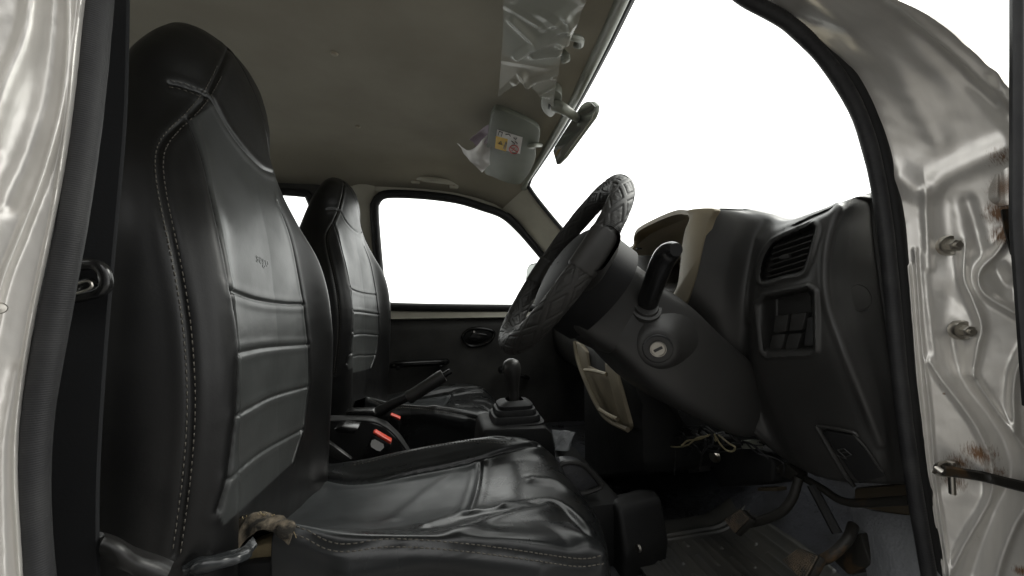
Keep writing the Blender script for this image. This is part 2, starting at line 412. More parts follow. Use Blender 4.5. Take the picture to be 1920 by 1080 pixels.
# ---------------------------------------------------------------- passenger side wall
WY = 1.555
win_px = [(703, 400), (706, 380), (717, 368), (742, 365), (800, 368), (858, 376), (905, 390), (942, 404), (972, 430), (1002, 464), (1040, 510), (1085, 568), (1078, 578), (1000, 578), (850, 577), (745, 575), (728, 572), (718, 560), (711, 500)]
wo2 = crv(win_px, 120, True)
def wall_y(z): return WY - .03 * np.clip((z + .08) / .46, 0, 1.3)
def PW(px, py, off=0):
    p = PY(px, py, WY)
    for _ in range(3): p = PY(px, py, wall_y(p[2]) + off)
    return p
wo = np.array([PW(x, y) for x, y in wo2])
cen = wo.mean(0)
# door: inner panel below, painted frame around the opening
door = empty('door', (0, 0, 0), van)
xs = np.linspace(-.36, .66, 60); zs = np.linspace(-.118, -.78, 50)
Gd = np.array([[(x, WY - .012 - .012 * sstep(-.118, -.16, z), z) for x in xs] for z in zs])
Gd[..., 1] += .003 * vnoise(Gd, 9, 5)
mb = MB().shell(Gd, A(0, .02, 0)); dcard = mb.build('door_panel', M['door'], door); door_bvh = mb.bvh()
# painted frame: strips between the window outline and a rectangle
def ring(outline, x0, x1, z0, z1, off, slope=False):
    out = []
    c = outline.mean(0)
    for p in outline:
        d = p - c; tx = ((x1 if d[0] > 0 else x0) - c[0]) / d[0] if abs(d[0]) > 1e-6 else 1e9
        tz = ((z1 if d[2] > 0 else z0) - c[2]) / d[2] if abs(d[2]) > 1e-6 else 1e9
        t = max(1.0, min(tx, tz)); q = c + d * t
        while slope and t > 1.0 and q[2] > .375 - max(0, q[0] - .26) * 1.08 + 0 and q[0] > .26: t -= .01; q = c + d * max(t, 1.0)
        q[1] = wall_y(q[2]) + off; out.append(q)
    return np.array(out)
outer = ring(wo, -.36, .70, -.12, .43, .006, True)
Gf = np.stack([wo + (outer - wo) * f + A(0, .006 - .010 * math.sin(f * 3.14), 0) for f in (0, .15, .4, .7, 1)])
Gf = np.concatenate([Gf, Gf[:, :1]], 1)
MB().shell(Gf, A(0, .03, 0)).build('window_frame', M['trim'], door)
MB().tube(wo + A(0, -.012, 0), .0165, 12, closed=True, sx=1.0, up=(0, 1, 0)).build('window_seal', M['rubber'], door)
gv = wo + A(0, .012, 0)
MB().prism(gv, (0, .004, 0)).build('window_glass', M['glass'], door, smooth=False)
# sill ledge with a raised lip
lx = np.linspace(-.30, .66, 60)
Gl = np.stack([np.stack([lx, np.full(60, y_), np.full(60, z_)], 1) for y_, z_ in ((WY + .004, -.082), (WY - .008, -.084), (WY - .014, -.090), (WY - .034, -.112), (WY - .037, -.117), (WY - .030, -.121), (WY - .006, -.122))])
MB().shell(Gl, A(0, .004, -.002)).build('sill_trim', M['trim'], door)
# inside handle: cup, bezel and lever
hp = lambda px, py, o=0: PY(px, py, WY - .026 - o)
bez = crv([(868, 632), (880, 618), (905, 616), (925, 622), (922, 636), (905, 646), (880, 648)], 40, True)
MB().tube(np.array([hp(x, y, .003) for x, y in bez]), .0065, 8, closed=True).build('door_handle', M['gloss'], door)
cup = [hp(x, y, .001) for x, y in crv([(870, 632), (882, 620), (905, 618), (922, 624), (919, 635), (903, 643), (880, 645)], 30, True)]
h_o = MB().prism(cup, (0, -.003, 0), .001).build('handle_cup', M['black'], door)
MB().prism([hp(x, y, .008) for x, y in [(876, 634), (888, 622), (912, 626), (916, 632), (903, 640), (880, 641)]], (0, -.008, 0), .003).build('lock_lever', M['gloss'], door)
MB().lathe([(.0001, .003), (.004, .003), (.005, 0)], hp(889, 622, .017), (0, -1, 0), 16).build('lock_pin', M['chrome'], door)
pull = [PY(x, y, WY - .03 - d) for x, y, d in ((738, 684, 0), (748, 683, .03), (785, 681, .036), (825, 679, .03), (836, 678, 0))]
MB().tube(crv(pull, 40), .017, 10, sx=.75).build('pull_handle', M['gloss'], door)
for x, y in ((746, 691), (826, 688)):
    MB().lathe([(.0001, .004), (.006, .003), (.008, 0)], PY(x, y, WY - .078), (0, -1, 0), 14).build('pull_screw', M['black'], door)
mb = MB(); w0 = PY(985, 705, WY - .03); w1 = PY(940, 692, WY - .06)
mb.tube(crv([w0, w0 + A(0, -.03, 0), w1], 12), .007, 8); mb.lathe([(.0001, .03), (.012, .027), (.016, .012), (.013, 0), (.0001, 0)], w1, (0, -1, 0), 18)
mb.build('window_winder', M['gloss'], door)
# centre pillar, rear side panel and its window
pil = np.array([[PW(x, y, -.012 * math.sin(3.14 * f) - .004) for f, x in zip((0, .3, .7, 1), (662 + (y - 345) * .07, 674 + (y - 345) * .07, 688 + (y - 345) * .06, 702 + (y - 345) * .055))] for y in np.linspace(335, 585, 14)])
MB().shell(pil, A(0, .05, 0)).build('centre_pillar', M['trim'], van)
rw = np.array([(x, wall_y(z) - .0, z) for x, z in crv([(-.42, .30), (-.44, .335), (-.50, .345), (-1.1, .345), (-1.2, .32), (-1.2, -.02), (-1.12, -.06), (-.48, -.06), (-.43, -.02)], 70, True)])
ro = ring(rw, -1.95, -.33, -.78, .40, 0.004)
Gr = np.stack([rw + (ro - rw) * f + A(0, .004, 0) for f in (0, .3, .7, 1)]); Gr = np.concatenate([Gr, Gr[:, :1]], 1)
rear = MB().shell(Gr, A(0, .03, 0)).build('rear_side_panel', M['door'], van)
MB().tube(rw + A(0, -.008, 0), .014, 10, closed=True, up=(0, 1, 0)).build('rear_window_seal', M['rubber'], rear)
MB().prism(rw + A(0, .012, 0), (0, .004, 0)).build('rear_window_glass', M['glass'], rear, smooth=False)
# grab handle over the passenger window
gh = np.array([PY(x, y, yv) for x, y, yv in ((772, 337, 1.49), (782, 333, 1.475), (800, 336, 1.455), (825, 339, 1.455), (845, 342, 1.475), (857, 349, 1.49))])
gro = MB().tube(crv(gh, 30), .0105, 10, up=(0, 1, 0)).build('grab_handle', M['palegrip'], van)
for x, y in ((779, 337), (851, 347)):
    MB().box(PY(x, y, 1.487), (.034, .02, .03), bevel=.006).build('handle_mount', M['palegrip'], gro)
    MB().lathe([(.0001, .002), (.004, .002), (.0045, 0)], PY(x, y, 1.4755), (0, -1, 0), 12).build('handle_screw', M['brown'], gro)

# ---------------------------------------------------------------- passenger windscreen pillar and windscreen
apx = [((936, 397), (986, 350)), ((958, 410), (1001, 372)), ((985, 440), (1030, 408)), ((1018, 480), (1062, 446)), ((1055, 528), (1105, 500)), ((1100, 590), (1160, 570))]
Ga = []
for i, (l, r) in enumerate(apx):
    row = []
    for f in np.linspace(0, 1, 8):
        x = l[0] + (r[0] - l[0]) * f; y = l[1] + (r[1] - l[1]) * f
        row.append(PY(x, y, 1.525 - .085 * f ** .8))
    Ga.append(row)
Ga = surf(Ga, 40, 14)
apil = MB().shell(Ga, A(.02, .03, .01)).build('windscreen_pillar', M['trim'], van)
edge = Ga[:, -1]
MB().tube(edge + A(.006, -.004, .004), .0085, 8).build('pillar_seal', M['rubber'], apil)
MB().tube(Ga[2:18, 1] + A(0, -.006, 0), .004, 8).build('pillar_clip', M['black'], apil)
# windscreen pane: from the header down to the front of the dashboard
yg = np.linspace(.2, 1.5, 24); Gw = np.zeros((16, 24, 3))
for i in range(16):
    f = i / 15
    Gw[i, :, 0] = head_x(yg) + .025 + f * (.62 + .05 * (1 - ((yg - .86) / .66) ** 2)); Gw[i, :, 1] = yg
    Gw[i, :, 2] = (roof_z(yg) - .005) * (1 - f) + .02 * f
MB().shell(Gw, A(.004, 0, .004)).build('windscreen', M['glass'], van)

# ---------------------------------------------------------------- driver doorway: front pillar (silver pressed metal)
def bumps(px, py, ridges):
    P = np.stack([px, py], -1); h = np.zeros(px.shape)
    for pts, w, a in ridges:
        Q = crv(np.array(pts, float), 40); h += a * np.exp(-(seg_dist(P, Q) / w) ** 2)
    return h
FY = .335
yv = np.linspace(-90, 1560, 550)
xl = stab(yv, [-90, 0, 60, 130, 220, 320, 420, 560, 700, 880, 1080, 1170], [1300, 1425, 1515, 1590, 1640, 1670, 1688, 1700, 1712, 1735, 1766, 1780])
xr = stab(yv, [-90, 0, 40, 100, 160, 230, 300, 420, 1170], [1560, 1690, 1758, 1828, 1888, 1950, 2000, 2030, 2060])
f = np.linspace(0, 1, 240)
PXg = xl[:, None] + (xr - xl)[:, None] * f[None]; PYg = np.repeat(yv[:, None], 240, 1)
sd = (PXg - xl[:, None])
Yb = FY - .020 * sstep(0, 22, sd) * 0 - .098 * np.clip(sd / 330, 0, 1.2) ** .9
ridges = [
    ([(1480, -60), (1560, 20), (1640, 90), (1700, 160), (1760, 260)], 26, .004),
    ([(1560, -60), (1700, 50), (1800, 140), (1890, 230), (1930, 290)], 16, -.005),
    ([(1600, -60), (1740, 50), (1830, 130), (1900, 195), (1950, 240)], 9, .004),
    ([(1690, 330), (1735, 360), (1770, 330), (1830, 300), (1900, 270)], 22, .006),
    ([(1735, 360), (1738, 430), (1742, 500)], 9, .004),
    ([(1770, 380), (1775, 420), (1778, 470)], 26, -.006),
    ([(1815, 380), (1830, 430), (1840, 470)], 16, -.005),
    ([(1716, 470), (1722, 560), (1728, 640), (1742, 760), (1752, 880), (1768, 1000), (1782, 1090)], 4.5, .0042),
    ([(1704, 500), (1712, 600), (1722, 720), (1738, 860), (1758, 1000), (1772, 1090)], 4, .004),
    ([(1730, 480), (1744, 600), (1755, 680)], 8, .002),
    ([(1808, 460), (1806, 520), (1822, 560), (1838, 610), (1830, 650), (1820, 700)], 10, .007),
    ([(1900, 420), (1870, 470), (1835, 510), (1840, 545), (1875, 570), (1915, 592)], 8, .007),
    ([(1870, 510), (1885, 535), (1900, 540)], 20, -.008),
    ([(1742, 676), (1765, 710), (1800, 755), (1830, 800), (1852, 850), (1858, 900), (1850, 940), (1815, 1000), (1780, 1070)], 8, .0065),
    ([(1820, 700), (1850, 745), (1890, 800), (1930, 850)], 8, .0075),
    ([(1930, 640), (1905, 690), (1898, 740), (1900, 800)], 10, .006),
    ([(1790, 640), (1810, 720), (1860, 790), (1890, 850), (1895, 900), (1860, 980), (1825, 1080)], 17, -.0075),
    ([(1930, 930), (1900, 980), (1875, 1040), (1860, 1100)], 12, .007),
    ([(1760, 920), (1800, 900), (1840, 905)], 16, -.003),
    ([(1860, 100), (1880, 195), (1890, 215)], 9, -.003),
    ([(1780, 560), (1775, 620), (1782, 680)], 24, -.004),
]
hgt = bumps(PXg, PYg, ridges)
Gp = np.zeros(PXg.shape + (3,))
a_ = (PXg - 960) / F; b_ = (540 - PYg) / F
D = np.stack([a_ * CY + SY, -a_ * SY + CY, b_], -1)
Yf = Yb + .0; T = Yf / D[..., 1]
Gp = D * T[..., None]
Ng = grid_normals(Gp); flip = np.sign(np.einsum('ijk,ijk->ij', Ng, D)); Ng = -Ng * flip[..., None]
hgt = hgt * .85 + .0012 * vnoise(Gp, 38, 11) + .0005 * vnoise(Gp, 120, 12)
Gp = Gp + Ng * hgt[..., None]
# return flanges: inner edge turns into the cabin, outer edge turns forward
inn = np.stack([Gp[:, 0] + A(.030, .008, 0), Gp[:, 0] + A(.008, .004, 0)], 1)
outm = np.stack([Gp[:, -1] + A(.02, .002, .004), Gp[:, -1] + A(.09, .03, .0)], 1)
Gp2 = np.concatenate([inn, Gp, outm], 1)
mb = MB().grid(Gp2); fp = mb.build('front_door_pillar', M['silver'], van, angle=70); fp_bvh = mb.bvh()
# ribbed door seal on the pillar's inner edge
def ribbed(path, r, n, pitch, amp, sides=14, sx=1.0):
    P = crv(path, n); L = np.concatenate([[0], np.cumsum(np.linalg.norm(np.diff(P, axis=0), axis=1))])
    rr = r * (1 + amp * np.abs(np.sin(np.pi * L / pitch)) + .05 * vnoise(P, 60, 4))
    return MB().tube(P, rr, sides, sx=sx)
rs = [PY(x, y, FY - .004) for x, y in ((1270, -110), (1385, -12), (1480, 45), (1552, 118), (1606, 205), (1637, 300), (1657, 410), (1671, 540), (1684, 680), (1700, 820), (1718, 940), (1742, 1080), (1756, 1160))]
ribbed(rs, .0068, 900, .0032, .05).build('door_seal', M['rubber'], fp)
rs2 = [PY(x, y, FY + .004) for x, y in ((1300, -100), (1410, -12), (1505, 48), (1578, 122), (1630, 212), (1660, 315), (1678, 415), (1691, 545), (1702, 690), (1720, 850), (1740, 960), (1762, 1090), (1775, 1170))]
MB().tube(crv(rs2, 200), .0085, 10).build('seal_lip', M['black'], fp)
# hinge bolts
for (x, y, r) in ((1781, 460, .0088), (1806, 619, .0085)):
    p, n = cast(fp_bvh, x, y); n = np.array((-.45, -.89, -.05)) * 1.0; n /= np.linalg.norm(n)
    b = MB(); b.lathe([(.0001, .003), (r * 1.15, .003), (r * 1.25, .0015), (r * 1.3, -.004)], p, n, 28)
    b.lathe([(.0001, .009), (r * .62, .009), (r * .72, .008), (r * .74, .002)], p, n, 6)
    b.lathe([(.0001, .0125), (r * .36, .0125), (r * .4, .009)], p, n, 16)
    b.build('hinge_bolt', M['steel'], fp, angle=30)
# door check strap: folded bracket, pin and strap running to the open door
ck = MB(); Yc = .315
pc = lambda x, y, d=0: PY(x, y, Yc - d)
ck.tube(crv([pc(1838, 876), pc(1800, 872), pc(1765, 873, .006), pc(1757, 881, .012), pc(1768, 888, .012), pc(1800, 889, .008), pc(1838, 892, .004)], 40), .0030, 8, sx=1.7)
ck_o = ck.build('door_check_bracket', M['steel'], fp)
MB().tube(np.array([pc(1783, 866, .010), pc(1786, 926, .010)]), .0030, 12).build('check_pin', M['steel'], fp)
MB().tube(crv([pc(1765, 882, .014), pc(1840, 893, .018), pc(1900, 908, .04), pc(1990, 928, .075)], 20), .0036, 8, sx=1.5).build('check_strap', M['metaldark'], fp)
# front wing ahead of the doorway
wg = surf([[(.60 + .02 * i, .262 - .05 * math.sin(i * .5), .02 - .03 * i) for i in range(6)], [(.66 + .10 * i, .215 - .02 * i, -.10 - .01 * i) for i in range(6)], [(.60 + .12 * i, .20, -.45) for i in range(6)], [(.56 + .12 * i, .215, -.85) for i in range(6)]], 40, 40)
MB().shell(wg, A(0, .012, 0)).build('front_wing', M['silver'], van)
# upper hinge stub with a rusty gap behind it
hg = MB(); hp_, _ = cast(fp_bvh, 1893, 350)
hg.tube(np.array([PY(1888, 290, .27), PY(1892, 385, .27)]), .0075, 14)
hg.prism([PY(x, y, .272) for x, y in ((1872, 300), (1890, 285), (1915, 300), (1915, 385), (1885, 388), (1870, 370))], (.002, .008, 0), .002)
hg.build('door_hinge', M['silver'], fp)
MB().prism([PY(x, y, .268) for x, y in ((1878, 392), (1906, 390), (1912, 470), (1897, 478), (1884, 430))], (.006, .004, 0), .001).build('hinge_gap', M['metaldark'], fp)
# edge of the swung-open driver door with its rubber strip
ed = MB()
ed.tube(crv([PY(1907, y, .235) if y < 420 else PY(1907 + (y - 420) * .07, y, .235) for y in (-120, 0, 100, 220, 320, 420, 520, 640, 760)], 120), .0042, 10, sx=1.3)
drv = ed.build('driver_door_edge', M['rubber'], van)
MB().prism([PY(x, y, .232) for x, y in ((1914, -160), (1914, 400), (1926, 520), (1950, 760), (1960, 1900), (2700, 1900), (2700, -160))], (.03, .012, 0), .002).build('driver_door_skin', M['silver'], drv)

# ---------------------------------------------------------------- rear door pillar of the driver doorway
BY = .235
yv = np.linspace(-90, 1900, 480)
xr = stab(yv, [-90, 0, 250, 450, 600, 750, 900, 1080, 1170], [180, 165, 136, 97, 66, 43, 37, 47, 55])
f = np.linspace(0, 1, 160); x0 = -120.0
PXg = x0 + (xr - x0)[:, None] * f[None]; PYg = np.repeat(yv[:, None], 160, 1)
sd = xr[:, None] - PXg
Yb = BY + .02 * (1 - PYg / 1080) - .024 * np.clip(sd / 260, 0, 1.3)
a_ = (PXg - 960) / F; b_ = (540 - PYg) / F
D = np.stack([a_ * CY + SY, -a_ * SY + CY, b_], -1)
Gb = D * (Yb / D[..., 1])[..., None]
Ng = grid_normals(Gb); flip = np.sign(np.einsum('ijk,ijk->ij', Ng, D)); Ng = -Ng * flip[..., None]
Q = [([(167, -90), (150, 40), (133, 200), (105, 380), (80, 500), (52, 640), (32, 780), (28, 900), (38, 1090)], 5, .0035),
     ([(130, -60), (132, 80), (118, 200), (82, 330), (40, 440), (5, 530), (-20, 640)], 9, .0035),
     ([(70, -60), (55, 60), (20, 150), (-20, 260)], 22, .005), ([(100, -40), (92, 130), (60, 260), (10, 380)], 24, -.004),
     ([(30, 700), (8, 850), (12, 1090)], 16, -.002)]
Gb = Gb + Ng * (bumps(PXg, PYg, Q) + .001 * vnoise(Gb, 30, 21) + .0003 * vnoise(Gb, 120, 22))[..., None]
Gb2 = np.concatenate([Gb[:, :1] + A(-.05, -.01, 0)[None, None], Gb, Gb[:, -1:] + A(-.006, .002, 0), Gb[:, -1:] + A(-.03, .004, 0)], 1)
mb = MB().grid(Gb2); bp = mb.build('rear_door_pillar', M['silver'], van, angle=70)
bs = [PY(x, y, BY + .005 + .02 * (1 - y / 1080)) for x, y in ((196, -110), (184, 0), (172, 130), (158, 260), (134, 420), (112, 540), (86, 680), (68, 800), (62, 920), (70, 1080), (78, 1170))]
ribbed(bs, .0062, 2600, .0012, .014, 14).build('door_seal', M['rubber'], bp)
bs2 = [p + A(-.0085, .010, 0) for p in np.array([PY(x - 4, y, BY + .005 + .02 * (1 - y / 1080)) for x, y in ((196, -110), (184, 0), (172, 130), (158, 260), (134, 420), (112, 540), (86, 680), (68, 800), (62, 920), (70, 1080), (78, 1170))])]
MB().tube(crv(bs2, 160), .0048, 10).build('seal_lip', M['black'], bp)
MB().lathe([(.0001, .002), (.002, .0018), (.0026, 0)], PY(-2, 578, .214), (.75, -.65, 0), 16).build('striker_screw', M['steel'], bp)
# rear half of the driver side, below and behind the doorway
rp = np.array([(x, .20, z) for x, z in ((-.25, .40), (-.25, -.9), (-1.95, -.9), (-1.95, .40))])
hole = np.array([(x, .20, z) for x, z in crv([(-.45, .32), (-1.7, .32), (-1.75, .0), (-.4, .0)], 40, True)])
ro = ring(hole, -1.95, -.25, -.9, .42, 0)
ro[:, 1] = .2
Gs = np.stack([hole, hole + (ro - hole) * .5, ro]); Gs = np.concatenate([Gs, Gs[:, :1]], 1)
side = MB().shell(Gs, A(0, -.05, 0)).build('driver_side_panel', M['silver'], van)
MB().prism(hole + A(0, -.03, 0), (0, .004, 0)).build('side_window_glass', M['glass'], side, smooth=False)
# tailgate with its window
tw = np.array([(-1.95, y, z) for y, z in crv([(.40, .30), (1.32, .30), (1.36, .02), (.36, .02)], 40, True)])
def ringx(o):
    c = o.mean(0); out = []
    for p in o:
        d = p - c; ty = ((1.56 if d[1] > 0 else .15) - c[1]) / d[1] if abs(d[1]) > 1e-6 else 1e9; tz = ((.43 if d[2] > 0 else -.9) - c[2]) / d[2] if abs(d[2]) > 1e-6 else 1e9
        out.append(c + d * max(1, min(ty, tz)))
    return np.array(out)
to = ringx(tw); Gt = np.stack([tw, (tw + to) / 2, to]); Gt = np.concatenate([Gt, Gt[:, :1]], 1)
tg = MB().shell(Gt, A(-.04, 0, 0)).build('tailgate', M['lining'], van)
MB().prism(tw + A(-.02, 0, 0), (-.004, 0, 0)).build('tailgate_glass', M['glass'], tg, smooth=False)
# sill, floor, firewall
MB().box((.16, .19, -.70), (.85, .10, .16), bevel=.02).build('door_sill', M['silver'], van)
fx = np.linspace(-1.95, .98, 100); fy = np.linspace(.14, 1.57, 60)
Gfl = np.array([[(x, y, -.56 + .34 * sstep(.62, .98, x) * (1.0 if True else 0)) for y in fy] for x in fx]); Gfl[..., 2] += .004 * vnoise(Gfl, 14, 8)
MB().shell(Gfl, A(0, 0, -.03)).build('floor', M['carpet'], van)
MB().box((.99, .86, -.12), (.03, 1.42, .56), bevel=.004).build('firewall', M['black'], van)
MB().box((.86, 1.585, -.42), (.40, .03, .80), bevel=.004).build('cowl_side', M['black'], van)
MB().box((.90, .28, -.30), (.5, .03, .72), bevel=.004).build('cowl_side', M['black'], van)

# ================================================================== SEATS
def section(n, hw, cy, xf, dep, bol, ex):
    th = np.linspace(-math.pi, math.pi, n, endpoint=False)
    c, s = np.cos(th), np.sin(th)
    sx = np.sign(c) * np.abs(c) ** (2 / ex); sy = np.sign(s) * np.abs(s) ** (2 / ex)
    x = xf - dep / 2 + sx * dep / 2; y = cy + sy * hw
    fr = sstep(.2, .8, sx)
    x = x + fr * (bol * np.exp(-((np.abs(sy) - .80) / .17) ** 2) - bol * .3 * (1 - np.abs(sy)))
    return x, y
def resample(x, y, n):
    X = np.append(x, x[0]); Y = np.append(y, y[0]); dl = np.hypot(np.diff(X), np.diff(Y))
    xm = (X[1:] + X[:-1]) / 2; wgt = 1.0 + 2.6 * sstep(.25, .6, (xm - x.min()) / (x.max() - x.min() + 1e-9))
    u = np.concatenate([[0], np.cumsum(dl * wgt)]); t = np.linspace(0, u[-1], n, endpoint=False)
    return np.interp(t, u, X), np.interp(t, u, Y)
zt = [-.46, -.38, -.30, -.18, -.06, .0, .05, .10, .15, .19, .24, .270, .291, .304, .311, .313]
T_hw = [.200, .205, .208, .211, .211, .205, .193, .168, .140, .125, .117, .101, .081, .056, .030, .004]
T_cy = [.545, .545, .543, .541, .541, .541, .541, .537, .538, .541, .553, .562, .570, .576, .579, .580]
T_xf = [-.176, -.178, -.180, -.181, -.182, -.187, -.194, -.205, -.216, -.222, -.228, -.234, -.241, -.250, -.262, -.275]
T_dp = [.135, .14, .145, .145, .145, .14, .132, .120, .105, .092, .072, .058, .048, .038, .024, .004]
T_bo = [.015, .018, .022, .028, .030, .028, .022, .012, .004, .0, 0, 0, 0, 0, 0, 0]
T_ex = [3.6, 3.6, 3.6, 3.6, 3.5, 3.4, 3.2, 2.9, 2.7, 2.5, 2.4, 2.3, 2.2, 2.1, 2.0, 2.0]
nz, nn_ = 320, 440
zz = np.concatenate([np.linspace(-.46, .25, 440), np.linspace(.25, .313, 71)[1:]])
GS = np.zeros((len(zz), nn_, 3))
for i, z in enumerate(zz):
    x, y = section(1600, stab(z, zt, T_hw), stab(z, zt, T_cy), stab(z, zt, T_xf), stab(z, zt, T_dp), stab(z, zt, T_bo), stab(z, zt, T_ex))
    x, y = resample(x, y, nn_)
    GS[i, :, 0] = x; GS[i, :, 1] = y; GS[i, :, 2] = z
NS = grid_normals(GS, True)
if ((GS[150] - GS[150].mean(0)) * NS[150]).sum() < 0: NS = -NS
mb0 = MB().grid(GS, wrap=True); b0 = mb0.bvh()
S_main = [(432, 78), (415, 122), (386, 180), (347, 224), (308, 262), (297, 300), (305, 370), (322, 450), (338, 530), (350, 610), (357, 700), (358, 780), (351, 880), (340, 970), (330, 1040)]
S_head = [(318, 157), (345, 163), (386, 180), (402, 197), (426, 240), (456, 280), (490, 314), (514, 325)]
S_pl = [(352, 228), (376, 290), (396, 370), (413, 440), (425, 500), (433, 545), (443, 600), (447, 655), (447, 730), (441, 800), (428, 890), (408, 960)]
S_pr = [(520, 380), (545, 450), (562, 530), (571, 590), (577, 650), (579, 720), (568, 800), (548, 868)]
S_h = [[(433, 545), (480, 562), (530, 570), (569, 571)], [(447, 662), (500, 652), (578, 646)], [(447, 778), (510, 745), (578, 725)], [(430, 900), (490, 850), (568, 806)]]
lines_soft = [on(b0, S_pl, 160)[0], on(b0, S_pr, 120)[0]] + [on(b0, l, 60)[0] for l in S_h] + [on(b0, S_head, 140)[0]]
line_main = on(b0, S_main, 220)[0]
# far-side main seam, hidden from here, mirrored across the seat
GS = groove(GS, NS, lines_soft, .0017, .0024, puff=.0006, pw=4.0)
GS = groove(GS, NS, [line_main], .0020, .0014, puff=.0007, pw=3.2)
mir = line_main.copy(); mir[:, 1] = 1.083 - mir[:, 1]
GS = groove(GS, NS, [mir], .0022, .0030)
GS += NS * (.0013 * vnoise(GS, 13, 31) + .0003 * vnoise(GS * A(1, 1, .8), 50, 32) * sstep(.1, -.1, GS[..., 2]))[..., None]
pxs = project(GS)
pan = [(352, 228), (376, 290), (396, 370), (413, 440), (425, 500), (433, 545), (443, 600), (447, 655), (447, 730), (441, 800), (428, 890), (408, 960), (420, 985), (548, 868), (568, 800), (579, 720), (577, 650), (571, 590), (562, 530), (545, 450), (530, 400), (516, 326), (490, 314), (456, 280), (426, 240), (402, 197)]
front = NS[..., 0] > .1
pval = sstep(-1.5, 1.5, poly_sd(pxs, pan)) * front
mb = MB().grid(GS, wrap=True); sb = mb.bvh()
for d in (-8, 8): stitches(mb, sb, offset_px(S_main, d), m=2, w=.0007, pitch=.0056, ln=.0032)
for d in (-6, 6): stitches(mb, sb, offset_px(S_head[:4], d), m=2, w=.0006)
# embossed maker's word, raised a hair from the leatherette
def text_mesh(s, size, ext):
    cu = bpy.data.curves.new('lettering', 'FONT'); cu.body = s; cu.size = size; cu.extrude = ext; cu.align_x = 'CENTER'; cu.align_y = 'CENTER'; cu.resolution_u = 2
    o = bpy.data.objects.new('lettering', cu); dg = bpy.context.evaluated_depsgraph_get(); C.objects.link(o); dg.update()
    me = o.evaluated_get(dg).to_mesh(); v = np.array([tuple(q.co) for q in me.vertices]); fc = [list(p.vertices) for p in me.polygons]
    o.evaluated_get(dg).to_mesh_clear(); bpy.data.objects.remove(o); bpy.data.curves.remove(cu); return v, fc
def put_text(mb, s, size, p, xdir, n, m=0, ext=.0005, sx=1.0):
    v, fc = text_mesh(s, size, ext); x = np.array(xdir, float); n = np.array(n, float); n /= np.linalg.norm(n)
    x -= n * (x @ n); x /= np.linalg.norm(x); y = np.cross(n, x)
    mb.add(np.array(p) + v[:, :1] * x * sx + v[:, 1:2] * y + v[:, 2:] * n, fc, m)
seat = empty('seat', (0, 0, 0), van)
seat['label'] = 'driver seat with torn cushion cover at its near corner'
p, n = cast(sb, 492, 488); word = MB(); put_text(word, 'sego', .018, p + n * .0001, cast(sb, 512, 497)[0] - cast(sb, 473, 479)[0], n, m=0, ext=.00018, sx=1.15); wo_ = word.build('embossed_word', M['panel'], seat, smooth=False)
back = mb.build('backrest', [M['backcover'], M['panel'], M['thread']], seat, angle=180); set_panel(back, pval.reshape(-1))

# cushion ----------------------------------------------------------
rowsC = [
    (.775, [(-.22, -.46), (-.13, -.46), (-.03, -.46), (.07, -.46), (.14, -.46), (.20, -.46), (.235, -.47), (.24, -.52)]),
    (.765, [(-.22, -.345), (-.13, -.340), (-.03, -.332), (.07, -.325), (.14, -.325), (.20, -.345), (.24, -.40), (.245, -.52)]),
    (.745, [(-.22, -.317), (-.13, -.314), (-.03, -.305), (.07, -.294), (.14, -.292), (.205, -.312), (.248, -.370), (.252, -.52)]),
    (.715, [(-.22, -.318), (-.13, -.318), (-.03, -.312), (.07, -.298), (.145, -.291), (.21, -.308), (.252, -.365), (.258, -.52)]),
    (.67, [(-.22, -.328), (-.12, -.328), (-.03, -.326), (.07, -.318), (.15, -.310), (.215, -.322), (.255, -.372), (.262, -.52)]),
    (.56, [(-.22, -.306), (-.12, -.308), (-.03, -.312), (.07, -.311), (.15, -.309), (.215, -.322), (.255, -.368), (.262, -.52)]),
    (.48, [(-.22, -.272), (-.13, -.277), (-.05, -.288), (.03, -.291), (.11, -.292), (.18, -.308), (.232, -.35), (.245, -.52)]),
    (.425, [(-.152, -.235), (-.138, -.238), (-.07, -.2565), (.0, -.2665), (.08, -.2755), (.15, -.294), (.200, -.32), (.228, -.52)]),
    (.408, [(-.149, -.244), (-.138, -.248), (-.07, -.268), (.0, -.2795), (.08, -.289), (.15, -.312), (.198, -.345), (.222, -.52)]),
    (.398, [(-.147, -.33), (-.132, -.33), (-.07, -.34), (.0, -.36), (.08, -.36), (.15, -.38), (.195, -.41), (.215, -.54)]),
    (.392, [(-.146, -.56), (-.13, -.56), (-.07, -.56), (.0, -.56), (.08, -.56), (.15, -.56), (.19, -.56), (.21, -.58)])]
GC = surf([[(x, y, z) for x, z in r] for y, r in rowsC], 260, 260)
NC = grid_normals(GC)
if NC[130, 100, 2] < 0: NC = -NC
bc = MB().grid(GC).bvh()
C_far = [(592, 892), (640, 904), (690, 904), (780, 888), (870, 870), (930, 852), (985, 836), (1012, 836)]
C_x = [(902, 868), (896, 905), (888, 935), (878, 960)]
C_near = [(540, 992), (575, 1002), (610, 1022), (650, 1028), (720, 1019), (800, 1021), (880, 1028), (960, 1038), (1040, 1050), (1095, 1056), (1132, 1048)]
C_top = [(660, 862), (700, 853), (760, 838), (830, 822), (900, 818), (960, 822)]
C_fold = [(945, 952), (990, 942), (1040, 942), (1075, 965), (1105, 1000), (1125, 1035)]
L3 = lambda l, n=140: relax(bc, on(bc, l, n)[0], 15)[0]
GC = groove(GC, NC, [L3(C_far), L3(C_x, 60)], .003, .0045, puff=.002, pw=3.5)
GC = groove(GC, NC, [L3(C_near)], .0024, .0018, puff=.0010, pw=3.0)
GC = groove(GC, NC, [L3(C_top)], .002, .0025)
